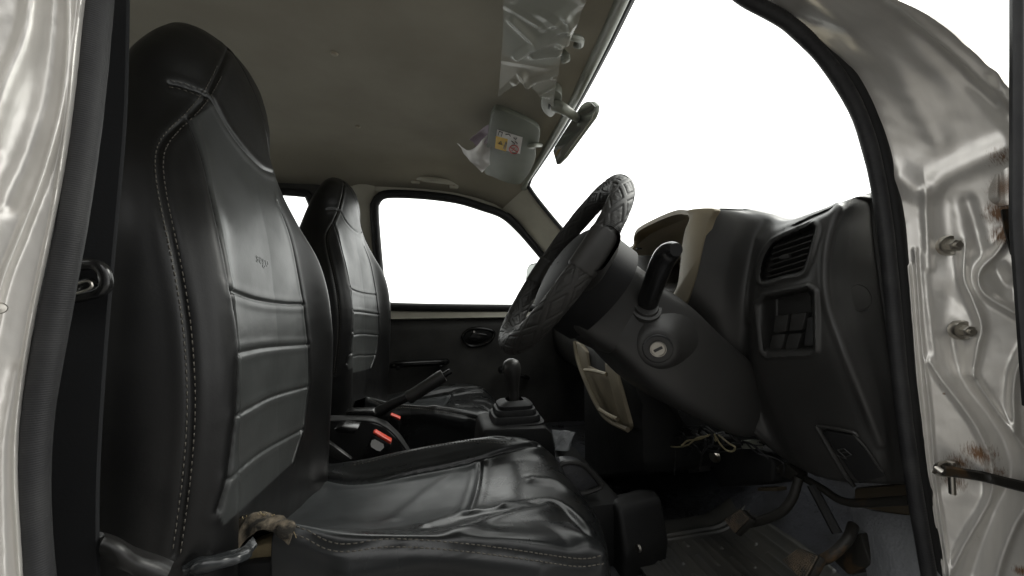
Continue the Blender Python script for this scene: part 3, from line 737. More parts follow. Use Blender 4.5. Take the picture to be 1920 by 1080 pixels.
def ridge3(G, N, l, w, h):
    q = L3(l, 60); 
    return G + N * (h * np.exp(-(seg_dist(G, q) / w) ** 2))[..., None] if len(q) > 2 else G
GC = ridge3(GC, NC, C_fold, .008, .0050)
GC = ridge3(GC, NC, offset_px([(860, 1000), (900, 986), (960, 968), (1030, 952)], 0), .015, .0055)
GC = ridge3(GC, NC, [(800, 988), (870, 965), (930, 955), (985, 950)], .010, .0038)
GC = ridge3(GC, NC, [(1000, 900), (1040, 905), (1070, 925)], .012, .004)
GC = ridge3(GC, NC, [(660, 1075), (780, 1052), (900, 1062), (1000, 1078)], .016, .007)
GC = ridge3(GC, NC, [(740, 975), (800, 925), (850, 890)], .012, .0018)
GC += NC * (.0026 * vnoise(GC, 13, 41) + .0005 * vnoise(GC, 45, 42))[..., None]
cpan = [(590, 892), (640, 905), (690, 905), (780, 889), (870, 871), (902, 866), (895, 905), (878, 962), (760, 985), (640, 1000), (570, 1000), (515, 985), (560, 925)]
cval = sstep(-2, 2, poly_sd(project(GC), cpan))
mb = MB().shell(GC, A(0, 0, -.004))
bc2 = MB().grid(GC).bvh()
for d in (-8, 7): stitches(mb, bc2, offset_px(C_near, d), m=1, w=.0011, pitch=.006, ln=.004)
stitches(mb, bc2, offset_px(C_top, 7), m=1, w=.0007)
stitches(mb, bc2, offset_px(C_top, 11), m=1, w=.0007)
cush = mb.build('cushion', [M['cushcover'], M['thread']], seat, angle=180); set_panel(cush, cval.reshape(-1))
# torn corner: foam block, cloth flap, rolled cover edges
def crumple(ctrl, nu, nv, amp, seed, thick, freq=70):
    G = surf(ctrl, nu, nv); N = grid_normals(G); G = G + N * (amp * vnoise(G, freq, seed))[..., None]
    return MB().shell(G, N * thick)
crumple([[PY(x, y, d) for x, y, d in r] for r in (
    [(428, 1010, .430), (446, 985, .432), (478, 968, .430), (510, 972, .425), (534, 982, .415), (548, 992, .408)],
    [(436, 1030, .412), (456, 1002, .414), (484, 984, .412), (512, 988, .408), (535, 994, .403), (549, 1003, .401)],
    [(442, 1040, .406), (462, 1012, .410), (488, 994, .408), (510, 998, .404), (530, 1006, .402), (546, 1014, .402)])], 30, 90, .0045, 51, .003, 95).build('torn_flap', M['backing'], seat, angle=80)
fr_m = MB(); rf = np.random.default_rng(3)
for _ in range(26):
    x, y = rf.choice([rf.uniform(488, 520), rf.uniform(430, 560)]), 0
    y = np.interp(x, [428, 446, 478, 510, 538, 556], [1010, 985, 968, 972, 990, 1006])
    d = np.interp(x, [428, 446, 478, 510, 538, 556], [.428, .430, .428, .423, .413, .403]); l = rf.uniform(4, 13); an = rf.uniform(-2.6, -.3)
    fr_m.tube(crv([PY(x, y + 3, d), PY(x + l * .5 * math.cos(an), y + l * .5 * math.sin(an), d - .003), PY(x + l * math.cos(an) + rf.uniform(-4, 4), y + l * math.sin(an), d - .004)], 6), .0004, 4)
fr_m.build('frayed_threads', M['foam'], seat)
MB().prism([PY(x, y, .432) for x, y in crv([(462, 1036), (500, 1020), (556, 1020), (556, 1064), (462, 1068)], 30, True)], (0, .02, 0), .004).build('seat_foam', M['foam'], seat)
crumple([[PY(x, y, d) for x, y, d in r] for r in (
    [(330, 1062, .36), (365, 1042, .36), (410, 1040, .36), (450, 1030, .37), (472, 1012, .39)],
    [(345, 1070, .345), (378, 1055, .345), (415, 1050, .35), (455, 1042, .36), (480, 1022, .38)],
    [(345, 1085, .345), (375, 1075, .345), (420, 1062, .35), (462, 1050, .36), (474, 1030, .38)])], 22, 70, .003, 52, .003).build('cover_edge', M['seatleather'], seat, angle=80)
crumple([[PY(x, y, d) for x, y, d in r] for r in (
    [(400, 1000, .42), (440, 965, .5), (500, 925, .6), (560, 880, .7)],
    [(412, 1014, .40), (455, 985, .48), (512, 945, .58), (575, 892, .69)],
    [(425, 1018, .41), (470, 990, .48), (525, 955, .58), (585, 900, .69)])], 24, 90, .004, 53, .004).build('cover_tuck', M['leather'], seat, angle=80)
crumple([[PY(x, y, d) for x, y, d in r] for r in (
    [(182, 1002, .30), (220, 1012, .30), (262, 1035, .305), (318, 1062, .31)],
    [(190, 1016, .29), (225, 1032, .29), (262, 1056, .295), (312, 1078, .30)],
    [(195, 1040, .29), (225, 1060, .29), (260, 1080, .295), (300, 1110, .30)])], 20, 60, .002, 54, .003).build('cover_hem', M['leather'], seat, angle=80)
MB().box((-.06, .56, -.46), (.40, .28, .16), bevel=.02).build('seat_base', M['black'], seat)
MB().prism([PY(x, y, .418) for x, y in ((300, 1085), (470, 1058), (575, 1048), (580, 1300), (300, 1300))], (0, .012, 0), .004).build('seat_valance', M['black'], seat)
MB().box((-.16, .36, -.47), (.22, .05, .22), bevel=.02).build('seat_side_cover', M['leather'], seat)

# passenger seat: the same backrest and cushion, standing across the cabin
seat2 = empty('seat', (0, 0, 0), van)
seat2['label'] = 'intact passenger seat by the far door'
for o, off in ((back, (0, .66, .004)), (cush, (-.02, .66, -.058))):
    c = o.copy(); C.objects.link(c); adopt(c, seat2)
    if o is back:
        ang = math.radians(9); c.scale = (1.08, 1.08, 1.03); pv_ = Vector((-.20, .54, 0)); c.rotation_euler.z = -ang
        off = Vector(off) + pv_ - Matrix.Rotation(-ang, 3, 'Z') @ Vector((pv_.x * 1.08, pv_.y * 1.08, 0)) - Vector((0, 0, H * .03))
    c.location = off
MB().box((.02, 1.24, -.50), (.46, .36, .16), bevel=.02).build('seat_base', M['black'], seat2)

# seat belt hanging at the rear pillar
belt = empty('seat_belt', (0, 0, 0), van)
path = [PY(x, y, .292) for x, y in ((196, -80), (190, 200), (172, 420), (156, 600), (142, 800), (136, 950), (138, 1120))]
P = crv(path, 80); Gb_ = np.stack([P + A(-.015, .0, 0), P + A(-.0145, -.0008, 0), P + A(.0125, -.0008, 0), P + A(.013, 0, 0)], 1)
MB().shell(Gb_, A(0, .0015, 0)).build('webbing', M['webbing'], belt)
tg_ = MB()
tg_.tube(crv([PY(x, y, .283) for x, y in ((50, 505), (120, 500), (150, 497), (178, 496), (194, 508), (199, 530), (190, 545), (150, 556), (60, 570))], 40), .0036, 10)
tg_.build('belt_guide', M['gloss'], belt)
tg_ = MB(); tg_.prism([PY(x, y, .280) for x, y in ((112, 540), (128, 530), (165, 520), (180, 540), (172, 552), (130, 566), (112, 570))], (0, .006, 0), .0015)
tt = tg_.build('belt_tongue', M['gloss'], belt)
MB().tube(np.array([PY(x, y, .278) for x, y in crv([(126, 540), (164, 527), (170, 540), (130, 553)], 24, True)]), .0008, 6, closed=True).build('tongue_rim', M['steel'], belt)

# ================================================================== BETWEEN THE SEATS
cons = empty('console', (0, 0, 0), van)
mb = MB()
mb.prism([PY(x, y, .86) for x, y in ((560, 800), (612, 790), (690, 790), (722, 801), (748, 826), (775, 868), (780, 980), (560, 980))], (0, .045, 0), .006)
mb.build('tunnel_cover', M['black'], cons)
MB().tube(crv([PY(x, y, .858) for x, y in ((612, 790), (690, 790), (724, 802), (750, 828), (776, 868))], 30), .0022, 8).build('tunnel_edge', M['black'], cons)
MB().prism([PY(x, y, .80) for x, y in ((626, 804), (640, 800), (671, 804), (664, 814), (630, 812))], (0, .04, 0), .002).build('seat_slide_lever', M['gloss'], cons)
MB().prism([PY(x, y, .79) for x, y in ((603, 824), (612, 826), (660, 862), (640, 866), (598, 845))], (0, .012, 0), .002).build('recline_strap', M['plastic'], cons)
MB().prism([PY(x, y, .90) for x, y in ((648, 772), (700, 770), (706, 778), (650, 782))], (0, .03, 0), .002).build('tunnel_slot', M['gloss'], cons)
# gear lever base box on the tunnel
MB().prism([PX(x, y, .12) if False else PY(x, y, .80) for x, y in ((903, 815), (909, 805), (1024, 802), (1036, 812), (1042, 850), (1046, 960), (890, 960))], (0, .11, 0), .008).build('gear_housing', M['black'], cons)
gear = empty('gear_lever', (0, 0, 0), van)
gp = lambda px, py, y=.865: PY(px, py, y)
g0 = gp(966, 800); g1 = gp(964, 752)
mb = MB()
c0 = gp(964, 794); zs_ = [0, .006, .012, .013, .020, .026, .027, .033, .038, .039, .046, .050, .054]
wx = [.060, .064, .064, .056, .056, .053, .048, .048, .045, .040, .040, .034, .020]
Gx = []
th = np.linspace(0, 2 * math.pi, 48, endpoint=False)
for z, w in zip(zs_, wx):
    Gx.append(np.stack([c0[0] + np.sign(np.cos(th)) * np.abs(np.cos(th)) ** .45 * w, c0[1] + np.sign(np.sin(th)) * np.abs(np.sin(th)) ** .45 * w * .8, np.full(48, c0[2] + z * 1.05)], 1))
mb.grid(np.array(Gx), wrap=True); mb.build('boot', M['rubber'], gear, angle=30)
sh0, sh1 = gp(965, 752), gp(959, 700)
MB().tube(crv([sh0 + A(0, 0, -.01), gp(963, 730), sh1], 16), np.linspace(.0115, .014, 16), 14).build('shaft', M['plastic'], gear)
ax_ = gp(958, 676) - gp(961, 712); ln_ = np.linalg.norm(ax_)
MB().lathe([(.0001, ln_ * 1.10), (.008, ln_ * 1.08), (.016, ln_ * .98), (.0205, ln_ * .78), (.0215, ln_ * .55), (.0195, ln_ * .28), (.0165, 0), (.0145, -ln_ * .3), (.012, -ln_ * .6)], gp(961, 712), ax_, 28).build('knob', M['plastic'], gear)
hb = empty('handbrake', (0, 0, 0), van)
hy = .93
MB().tube(crv([PY(x, y, hy) for x, y in ((668, 800), (700, 778), (735, 758), (772, 742))], 20), np.linspace(.016, .009, 20), 12).build('lever', M['black'], hb)
q0, q1 = PY(766, 746, hy), PY(832, 704, hy)
ln_ = np.linalg.norm(q1 - q0)
MB().lathe([(.0001, -.002), (.0145, -.002), (.0165, .004), (.0150, .012), (.0155, ln_ * .5), (.0165, ln_ * .9), (.0150, ln_), (.0001, ln_ + .001)], q0, q1 - q0, 24).build('grip', M['plastic'], hb)
MB().lathe([(.0001, .020), (.0062, .0195), (.0068, .016), (.0068, 0)], q1, q1 - q0, 18).build('release_button', M['gloss'], hb)
# buckles
def buckle(pts, red, y, sticker=None, lab=None):
    o = empty('belt_buckle', (0, 0, 0), van)
    MB().prism([PY(a, b, y) for a, b in pts], (0, .022, 0), .003).build('buckle_body', M['gloss'], o)
    MB().prism([PY(a, b, y - .002) for a, b in red], (0, .018, 0), .002).build('release_button', M['red'], o)
    if sticker is not None:
        MB().prism([PY(a, b, y - .0012) for a, b in sticker], (0, .001, 0), 0).build('label_sticker', M['white'], o)
    if lab: o['label'] = lab
buckle(((676, 868), (684, 848), (699, 814), (735, 834), (728, 852), (700, 880)), ((698, 812), (703, 810), (734, 828), (732, 834)), .80, [(697, 826), (703, 824), (719, 833), (720, 839), (713, 846), (707, 845), (696, 838), (695, 832)], 'near buckle with a white sticker')
buckle(((731, 786), (735, 778), (751, 786), (748, 812), (730, 812)), ((731, 779), (734, 778), (751, 785), (749, 789)), .96)
# engine cover, tray and box ahead of the driver seat
eng = MB().box((.06, .86, -.50), (.66, .30, .14), bevel=.02).build('engine_cover', M['black'], van)
MB().prism([PX(x, y, .36) for x, y in ((1096, 945), (1130, 935), (1150, 938), (1160, 960), (1172, 1045), (1165, 1120), (1096, 1120))], (.11, .02, 0), .022, seg=5).build('step_box', M['black'], eng)
MB().lathe([(.0001, .005), (.006, .004), (.007, 0)], PY(1198, 1028, .655), (-1, -.2, .1), 14).build('box_screw', M['steel'], eng)
tr = [PY(x, y, .73) for x, y in crv([(1050, 872), (1090, 870), (1124, 905), (1120, 915), (1085, 925), (1068, 918)], 36, True)]
MB().prism(tr, (0, .03, 0), .003).build('tray', M['carpet'], eng)
MB().tube(np.array(tr) + A(0, -.002, 0), .0052, 8, closed=True).build('tray_rim', M['plastic'], eng)

# ================================================================== STEERING WHEEL
SC = A(.199, .57, .036); SN = A(-.829, .085, .559); SN /= np.linalg.norm(SN); SU = A(.559, 0, .829); SU -= SN * (SU @ SN); SU /= np.linalg.norm(SU); SV = np.cross(SU, SN); SV = SV * (-1 if SV[1] > 0 else 1)   # SV points to the near side
sw = empty('steering_wheel', (0, 0, 0), van)
R0, r0 = .1455, .0150
nu, nv = 1100, 96
u = np.linspace(0, 2 * math.pi, nu, endpoint=False); v = np.linspace(0, 2 * math.pi, nv, endpoint=False)
UU, VV = np.meshgrid(u, v, indexing='ij')
# quilted diamonds on the rim cover
nd = 15
a1 = UU * nd / (2 * math.pi); b1 = VV / (2 * math.pi) * 4
def diamond(a, b):
    fa = np.abs((a % 1) - .5) * 2; fb = np.abs((b % 1) - .5) * 2
    d = fa + fb * .9                       # 0 at the centre of a cell
    return d
d = np.minimum(diamond(a1, b1), diamond(a1 + .5, b1 + .5))
inner = sstep(.64, .60, d); rimb = np.exp(-((d - .68) / .04) ** 2)
pips = sstep(.35, .75, .5 + .5 * np.sin(a1 * 2 * math.pi * 4) * np.sin(b1 * 2 * math.pi * 3))
rr = r0 - .0006 * inner + .0004 * pips * inner - .0016 * np.exp(-((d - .64) / .06) ** 2)
plain = np.zeros_like(UU)
for c in (math.radians(90), math.radians(270)):
    plain = np.maximum(plain, sstep(.20, .17, np.abs((UU - c + math.pi) % (2 * math.pi) - math.pi)))
rr = rr * (1 - plain) + (r0 + .0012) * plain
ribs = sstep(.30, .22, np.minimum(np.abs(UU - math.pi / 2), np.abs(UU - 3 * math.pi / 2))) * (1 - plain)
rr = rr + .0006 * ribs * np.sin(UU * 420)
rad = np.cos(UU)[..., None] * SU + np.sin(UU)[..., None] * SV
G = SC + rad * (R0 + rr * np.cos(VV))[..., None] + SN * (rr * np.sin(VV) * 1.12)[..., None]
G = np.concatenate([G, G[:1]], 0)
M['rim'] = mat('wheel_cover_rubber', (.022, .021, .019), .56, bump=('noise', 700, .10, .0003), var=(20, (.030, .029, .027), .4, .7))
rim = MB().grid(G, wrap=True).build('rim', M['rim'], sw, angle=180)
def swp(uu, vv, nn): return SC + SU * uu + SV * vv + SN * nn
# hub pad: a rounded triangle-ish dome
hubpts = crv([(.075, 0), (.066, .055), (.030, .092), (-.012, .096), (-.062, .060), (-.088, 0), (-.062, -.060), (-.012, -.096), (.030, -.092), (.066, -.055)], 80, True)
Gh = []
for f, h in ((1.0, -.055), (1.02, -.02), (1.0, .0), (.95, .012), (.84, .019), (.6, .024), (.3, .026), (.02, .0265)):
    Gh.append([swp(p[0] * f, p[1] * f, h - .02) for p in hubpts])
hubm = MB().grid(np.array(Gh), wrap=True); hub = hubm.build('hub_pad', M['hub'], sw, angle=50); hub_bvh = hubm.bvh()
for sgn in (1, -1):
    Gsx = []
    for t_, wid, th_, nn_o in ((.07, .044, .018, -.026), (.105, .036, .016, -.022), (.135, .030, .015, -.012), (.158, .028, .015, -.004)):
        ang = np.linspace(0, 2 * math.pi, 28, endpoint=False)
        Gsx.append([swp(.006 + np.sign(math.cos(q)) * abs(math.cos(q)) ** .6 * wid, sgn * t_, nn_o + np.sign(math.sin(q)) * abs(math.sin(q)) ** .6 * th_) for q in ang])
    MB().grid(surf(np.array(Gsx), 20, 28), wrap=True).build('spoke', M['plastic'], sw)
# pale marks on the far edge of the pad
mk = MB()
for (x0_, y0_, x1_, y1_) in ((1051, 473, 1047, 484), (1047, 484, 1040, 480), (1040, 487, 1036, 492), (1033, 487, 1030, 498), (1026, 494, 1024, 503)):
    p0, _ = cast(hub_bvh, x0_, y0_, .001); p1, _ = cast(hub_bvh, x1_, y1_, .001)
    if p0 is None or p1 is None: continue
    mk.tube(np.array([p0, p1]), .0011, 6)
if mk.n: mk.build('pad_emblem', M['white'], sw)
# column with shroud
col = empty('steering_column', (0, 0, 0), van)
AXc = A(.829, 0, -.559)
def colsec(s, up, dn, hw, ex=5.5, n=96):
    c = SC + AXc * s; th = np.linspace(0, 2 * math.pi, n, endpoint=False); cc, ss = np.cos(th), np.sin(th)
    a = np.sign(cc) * np.abs(cc) ** (2 / ex); b = np.sign(ss) * np.abs(ss) ** (2 / ex)
    h = np.where(a > 0, up, dn)
    return c + (a * h)[:, None] * SU + (b * hw)[:, None] * SV
MB().grid(surf(np.array([colsec(*q) for q in ((.022, .0, .0, .0), (.024, .046, .060, .050), (.035, .055, .074, .060), (.08, .058, .080, .064), (.125, .056, .078, .064), (.135, .050, .070, .058))]), 60, 96), wrap=True).build('switch_housing', M['plastic'], col)
cw = MB().grid(surf(np.array([colsec(*q) for q in ((.10, .040, .050, .050), (.112, .050, .070, .062), (.15, .054, .080, .072), (.20, .052, .088, .078), (.26, .045, .088, .076), (.33, .042, .080, .070), (.39, .045, .070, .06), (.425, .035, .05, .045), (.435, .0, .0, .0))]), 120, 96), wrap=True)
cowl = cw.build('column_shroud', M['plastic'], col); cw_bvh = cw.bvh()
# ignition boss and lock
p, n = cast(cw_bvh, 1231, 650)
ign_ax = A(-.40, -.90, -.12); ign_ax /= np.linalg.norm(ign_ax)
p = p + ign_ax * .004
MB().lathe([(.0001, .0055), (.021, .0055), (.0262, .0042), (.032, -.001), (.039, -.009), (.048, -.018), (.062, -.029)], p, ign_ax, 40).build('ignition_boss', M['plastic'], col)
MB().lathe([(.0001, .0068), (.0170, .0075), (.0195, .0075), (.0205, .0068), (.021, .003)], p, ign_ax, 40).build('lock_ring', M['gloss'], col)
MB().lathe([(.0001, .0095), (.0092, .0098), (.0100, .0110), (.0110, .0108), (.0116, .006)], p, ign_ax, 32).build('lock_barrel', M['steel'], col)
ux = np.cross(ign_ax, [0, 0, 1]); ux /= np.linalg.norm(ux); uy = np.cross(ux, ign_ax)
sl = (ux * -.87 + uy * .5); sl2 = np.cross(ign_ax, sl)
MB().box(p + ign_ax * .0096, (.0125, .0038, .0015), np.array([sl, sl2, ign_ax])).build('key_slot', M['ink'], col)
# light stalk
st = crv([PY(x, y, d) for x, y, d in ((1205, 590, .53), (1214, 566, .505), (1226, 532, .48), (1238, 500, .46), (1248, 480, .447), (1260, 470, .435), (1268, 468, .425))], 40)
MB().tube(st, stab(np.linspace(0, 1, 40), [0, .15, .5, .75, .9, 1], [.017, .0155, .0148, .0150, .0135, .0085]), 18).build('light_stalk', M['gloss'], col)
MB().lathe([(.0001, .002), (.0165, .002), (.018, -.002), (.022, -.003), (.023, -.010)], PY(1212, 574, .503), st[5] - st[0], 30).build('stalk_collar', M['plastic'], col)

# ================================================================== DASHBOARD
Dr = [
    [(1341, 392, .428), (1395, 394, .480), (1440, 403, .505), (1480, 413, .505), (1530, 397, .50), (1588, 375, .495), (1618, 366, .52), (1655, 352, .57)],
    [(1336, 400, .424), (1385, 405, .465), (1432, 418, .495), (1462, 420, .488), (1520, 406, .480), (1574, 390, .477), (1612, 384, .515), (1660, 385, .57)],
    [(1322, 450, .418), (1370, 452, .452), (1416, 458, .487), (1446, 447, .474), (1500, 430, .468), (1556, 418, .466), (1602, 425, .512), (1668, 445, .57)],
    [(1306, 520, .410), (1356, 525, .446), (1404, 530, .482), (1426, 524, .470), (1490, 520, .465), (1546, 500, .464), (1598, 510, .512), (1682, 540, .57)],
    [(1290, 570, .410), (1348, 582, .446), (1400, 588, .482), (1420, 584, .470), (1485, 578, .465), (1549, 562, .464), (1608, 575, .512), (1690, 600, .57)],
    [(1272, 620, .418), (1345, 655, .456), (1396, 670, .490), (1418, 672, .476), (1490, 672, .470), (1578, 660, .470), (1635, 660, .520), (1702, 680, .57)],
    [(1320, 690, .440), (1380, 735, .478), (1420, 752, .505), (1452, 760, .495), (1530, 765, .49), (1622, 760, .492), (1664, 760, .53), (1714, 770, .57)],
    [(1375, 765, .47), (1425, 812, .51), (1462, 840, .53), (1496, 856, .525), (1562, 868, .52), (1645, 860, .52), (1682, 866, .55), (1724, 880, .58)],
    [(1398, 802, .50), (1440, 838, .54), (1478, 866, .56), (1525, 890, .555), (1580, 903, .55), (1650, 906, .55), (1690, 908, .57), (1730, 910, .59)],
    [(1400, 790, .60), (1440, 825, .62), (1480, 850, .63), (1530, 870, .63), (1580, 880, .63), (1650, 885, .63), (1690, 885, .63), (1730, 885, .63)]]
Dr = [[PX(*q) for q in r] for r in Dr]
Dr = [[p + A(.40, 0, -.05) for p in Dr[0]], [p + A(.16, 0, -.006) for p in Dr[0]], [p + A(.03, 0, .001) for p in Dr[0]]] + Dr
GD = surf(Dr, 420, 300)
pp = project(GD); DD = GD / np.linalg.norm(GD, axis=-1, keepdims=True)
vent = crv([(1432, 528), (1427, 512), (1432, 488), (1444, 464), (1456, 452), (1490, 437), (1520, 424), (1530, 426), (1524, 455), (1512, 494), (1502, 510), (1470, 518)], 60, True)
vent2 = np.array([(1478, 428), (1500, 414), (1560, 389), (1570, 388), (1548, 402), (1505, 422)], float)
pocket = np.array([(1424, 572), (1436, 558), (1516, 541), (1526, 548), (1528, 655), (1518, 660), (1440, 664), (1432, 656)], float)
vis = (GD[..., 0] < .60) & (GD[..., 2] < .125)
NDg = grid_normals(GD); NDg = -NDg * np.sign(np.einsum('ijk,ijk->ij', NDg, DD))[..., None]
for poly, dep, edge, lip in ((vent, .036, 3.0, .0028), (vent2, .014, 3.0, .0006), (pocket, .042, 4.0, .0036)):
    sdv = poly_sd(pp, poly); sdv = np.where(vis, sdv, -99)
    ramp = sstep(-1.0, edge * 1.6, sdv)
    if poly is pocket: ramp = np.minimum(ramp, np.minimum(sstep(-1, 36, pp[..., 0] - 1424), sstep(-1, 18, 662 - pp[..., 1])) * .97 + .03 * ramp)
    GD = GD + DD * (dep * ramp)[..., None] + NDg * (lip * np.exp(-((sdv + 5.5) / 3.8) ** 2))[..., None]
# soft bright ridge down the right of the pod, and shut line to the column
rdg = crv(np.array([(1572, 392), (1552, 450), (1546, 510), (1552, 570), (1575, 640), (1610, 730), (1650, 830)], float), 40)
GD = GD + NDg * (.004 * np.exp(-(seg_dist(pp, rdg) / 9) ** 2) * vis)[..., None]
rdg2 = crv(np.array([(1425, 450), (1410, 500), (1402, 560), (1405, 600)], float), 20)
GD = GD + NDg * (.003 * np.exp(-(seg_dist(pp, rdg2) / 9) ** 2) * vis)[..., None]
GD = GD + NDg * (.0007 * vnoise(GD, 30, 61))[..., None]
mb = MB().grid(GD); dash = mb.build('dashboard', M['plastic'], van, angle=55); dbvh = mb.bvh()
def on_dash(x, y, lift=0): return cast(dbvh, x, y, lift)
def shift_in(p, d): return p - 0 * p + (p / np.linalg.norm(p)) * d
# vent slats, bars and knob sit in the recess
vt = empty('air_vent', (0, 0, 0), dash)
def vpt(x, y): return PX(x, y, .476 + (1490 - x) * .00004)
for k in range(6):
    f = (k + .5) / 6
    l = (1448 - 14 * f, 458 + 66 * f); r = (1524 - 20 * f, 432 + 72 * f)
    P = np.array([vpt(l[0] + (r[0] - l[0]) * t + 2, l[1] + (r[1] - l[1]) * t) for t in np.linspace(0, 1, 8)])
    Gv = np.stack([P, P + A(.012, .004, -.005)], 1)
    MB().shell(Gv, A(0, 0, -.0018)).build('slat', M['plastic'], vt, angle=30)
MB().prism([vpt(x, y) - A(.004, 0, 0) for x, y in ((1464, 484), (1472, 477), (1482, 476), (1483, 484), (1470, 487))], (.006, 0, 0), .001).build('vent_tab', M['plastic'], vt)
# rocker switches in the pocket
def sq(pts, x, dep, m, name, bev=.0015):
    return MB().prism([PX(a, b, x) for a, b in pts], (dep, .002, 0), bev).build(name, m, dash)
swx = .480
for pts in (((1453, 592), (1478, 589), (1473, 622), (1449, 624)), ((1483, 588), (1512, 585), (1504, 619), (1478, 622)), ((1447, 628), (1472, 626), (1466, 655), (1440, 656)), ((1477, 626), (1503, 624), (1494, 656), (1470, 656))):
    sq(pts, swx, .014, M['plastic'], 'rocker_switch', .002)
sq(((1513, 596), (1526, 592), (1526, 648), (1506, 649)), swx + .004, .01, M['ink'], 'empty_switch_bay')
# round blanking cap on the end face
p, n = on_dash(1611, 558); MB().lathe([(.0001, .0006), (.0145, .0006), (.0150, .0), (.0155, -.002), (.0162, -.002), (.0166, .0008), (.0172, .0008), (.0178, -.001)], p, n, 40).build('blanking_cap', M['plastic'], dash)
# fuse cover low down with its moulded mark
fc = [on_dash(x, y, .0065)[0] for x, y in ((1548, 808), (1556, 804), (1602, 811), (1609, 818), (1655, 884), (1612, 898))]
fcv = MB().prism(fc, (.006, .004, 0), .0015).build('fuse_cover', M['black'], dash)
fr, _ = on(dbvh, [(1536, 797), (1560, 800), (1602, 808), (1609, 815)], 24, .003); MB().tube(fr, .0022, 8).build('cover_frame', M['plastic'], dash)
fr, _ = on(dbvh, [(1534, 796), (1545, 815), (1575, 868), (1598, 905)], 20, .003); MB().tube(fr, .0030, 8).build('cover_frame', M['plastic'], dash)
fr, _ = on(dbvh, [(1602, 812), (1625, 838), (1652, 880)], 20, .003); MB().tube(fr, .0016, 8).build('cover_frame', M['plastic'], dash)
em = MB()
for l in ([(1578, 838), (1590, 835), (1602, 846), (1592, 851), (1578, 838)], [(1584, 843), (1596, 841)], [(1574, 846), (1584, 851), (1594, 853)]):
    q = [on_dash(x, y, .0078)[0] for x, y in l]; em.tube(np.array(q), .0007, 6)
em.build('moulded_mark', M['plastic'], fcv)
# edge strip next to the door seal
es, _ = on(dbvh, [(1634, 366), (1640, 440), (1652, 530), (1668, 640), (1690, 780), (1704, 880)], 40, .001)
MB().tube(es, .0028, 8).build('edge_strip', M['plastic'], dash)

# instrument hood: beige cheek, arched roof, cavity walls and dial glass
hood = empty('instrument_hood', (0, 0, 0), dash)
cheek = np.array([(1287, 394), (1338, 391), (1330, 412), (1320, 445), (1312, 490), (1303, 525), (1292, 556), (1284, 568), (1256, 571), (1249, 561), (1263, 548), (1270, 530), (1274, 500), (1278, 460), (1284, 430), (1292, 410)], float)
MB().prism([PX(x, y, .416) for x, y in crv(cheek, 64, True)], (.012, .0, .0), .003).build('hood_cheek', M['beige'], hood)
# arched roof running from the near cheek to the far side
top_n = [(1322, 393, .422), (1290, 394, .43), (1268, 394, .44), (1232, 408, .45), (1196, 428, .46), (1188, 445, .46), (1186, 460, .46), (1150, 478, .47), (1130, 486, .48)]
Gh1 = []
for (x, y, X) in top_n:
    p0 = PX(x, y, X); dz = -.010
    Gh1.append([p0, p0 + A(.012, .006, .0), p0 + A(.05, .03, -.006), p0 + A(.10, .06, -.022), p0 + A(.12, .06, -.06)])
Gh1 = surf(np.array(Gh1), 70, 30)
MB().shell(Gh1, A(0, 0, -.008)).build('hood_roof', M['beige'], hood)
# inner wall of the cavity, receding forward from the arch
cav = [(1292, 408), (1262, 420), (1222, 438), (1196, 458), (1182, 480), (1176, 505), (1190, 530), (1240, 545), (1270, 540)]
Gc = []
for i, (x, y) in enumerate(cav):
    p0 = PX(x, y, .452); c = PX(1250, 500, .452)
    d = (c - p0)
    Gc.append([p0, p0 + A(.03, 0, 0) + d * .08, p0 + A(.075, 0, 0) + d * .22, p0 + A(.085, 0, 0) + d * .6, c + A(.09, .0, 0)])
Gc = surf(np.array(Gc), 60, 40)
MB().grid(Gc).build('hood_cavity', M['brown'], hood, angle=60)
MB().box(PX(1198, 466, .455), (.012, .004, .003)).build('hood_slot', M['ink'], hood)
# lower lip and far face of the dash behind the wheel
MB().prism([PX(x, y, .425) for x, y in ((1150, 492), (1190, 478), (1205, 530), (1262, 545), (1262, 600), (1150, 600))], (.10, 0, 0), .004).build('hood_base', M['plastic'], hood)
# passenger half of the dashboard
Gpd = []
for y_ in np.linspace(.72, 1.53, 10):
    Gpd.append([(.88, y_, .06), (.66, y_, .075), (.53, y_, .06), (.485, y_, .02), (.48, y_, -.06), (.50, y_, -.14), (.50, y_, -.22), (.54, y_, -.30), (.66, y_, -.33)])
MB().grid(surf(np.array(Gpd), 50, 80)).build('dash_far_half', M['plastic'], dash)
# centre stack with an open beige pocket
cp = np.array([(1076, 640), (1088, 646), (1099, 660), (1102, 686), (1135, 703), (1133, 680), (1152, 692), (1164, 730), (1182, 800), (1178, 808), (1142, 790), (1122, 768), (1098, 718), (1082, 675)], float)
MB().tube(np.array([PX(x, y, .408) for x, y in crv([(1077, 640), (1083, 675), (1099, 718), (1123, 767), (1143, 789), (1177, 806)], 30)]), .0055, 8).build('pocket_rim', M['pocket'], dash)
MB().prism([PX(x, y, .432) for x, y in cp], (.012, .0, 0), .003).build('centre_pocket', M['pocket'], dash)
MB().tube(np.array([PX(x, y, .405) for x, y in crv([(1096, 694), (1116, 696), (1137, 702)], 10)]), .005, 8).build('pocket_shelf', M['beige'], dash)
MB().tube(np.array([PX(x, y, .405) for x, y in crv([(1124, 768), (1140, 778), (1158, 786)], 10)]), .005, 8).build('pocket_shelf', M['beige'], dash)
MB().prism([PX(x, y, .404) for x, y in ((1134, 680), (1152, 692), (1180, 795), (1170, 796), (1156, 770), (1142, 715))], (.01, 0, 0), .002).build('pocket_edge', M['pocket'], dash)
MB().prism([PX(x, y, .44) for x, y in ((1086, 640), (1160, 640), (1200, 760), (1205, 890), (1090, 900), (1088, 720))], (.35, .0, 0), .03).build('centre_stack', M['black'], dash)

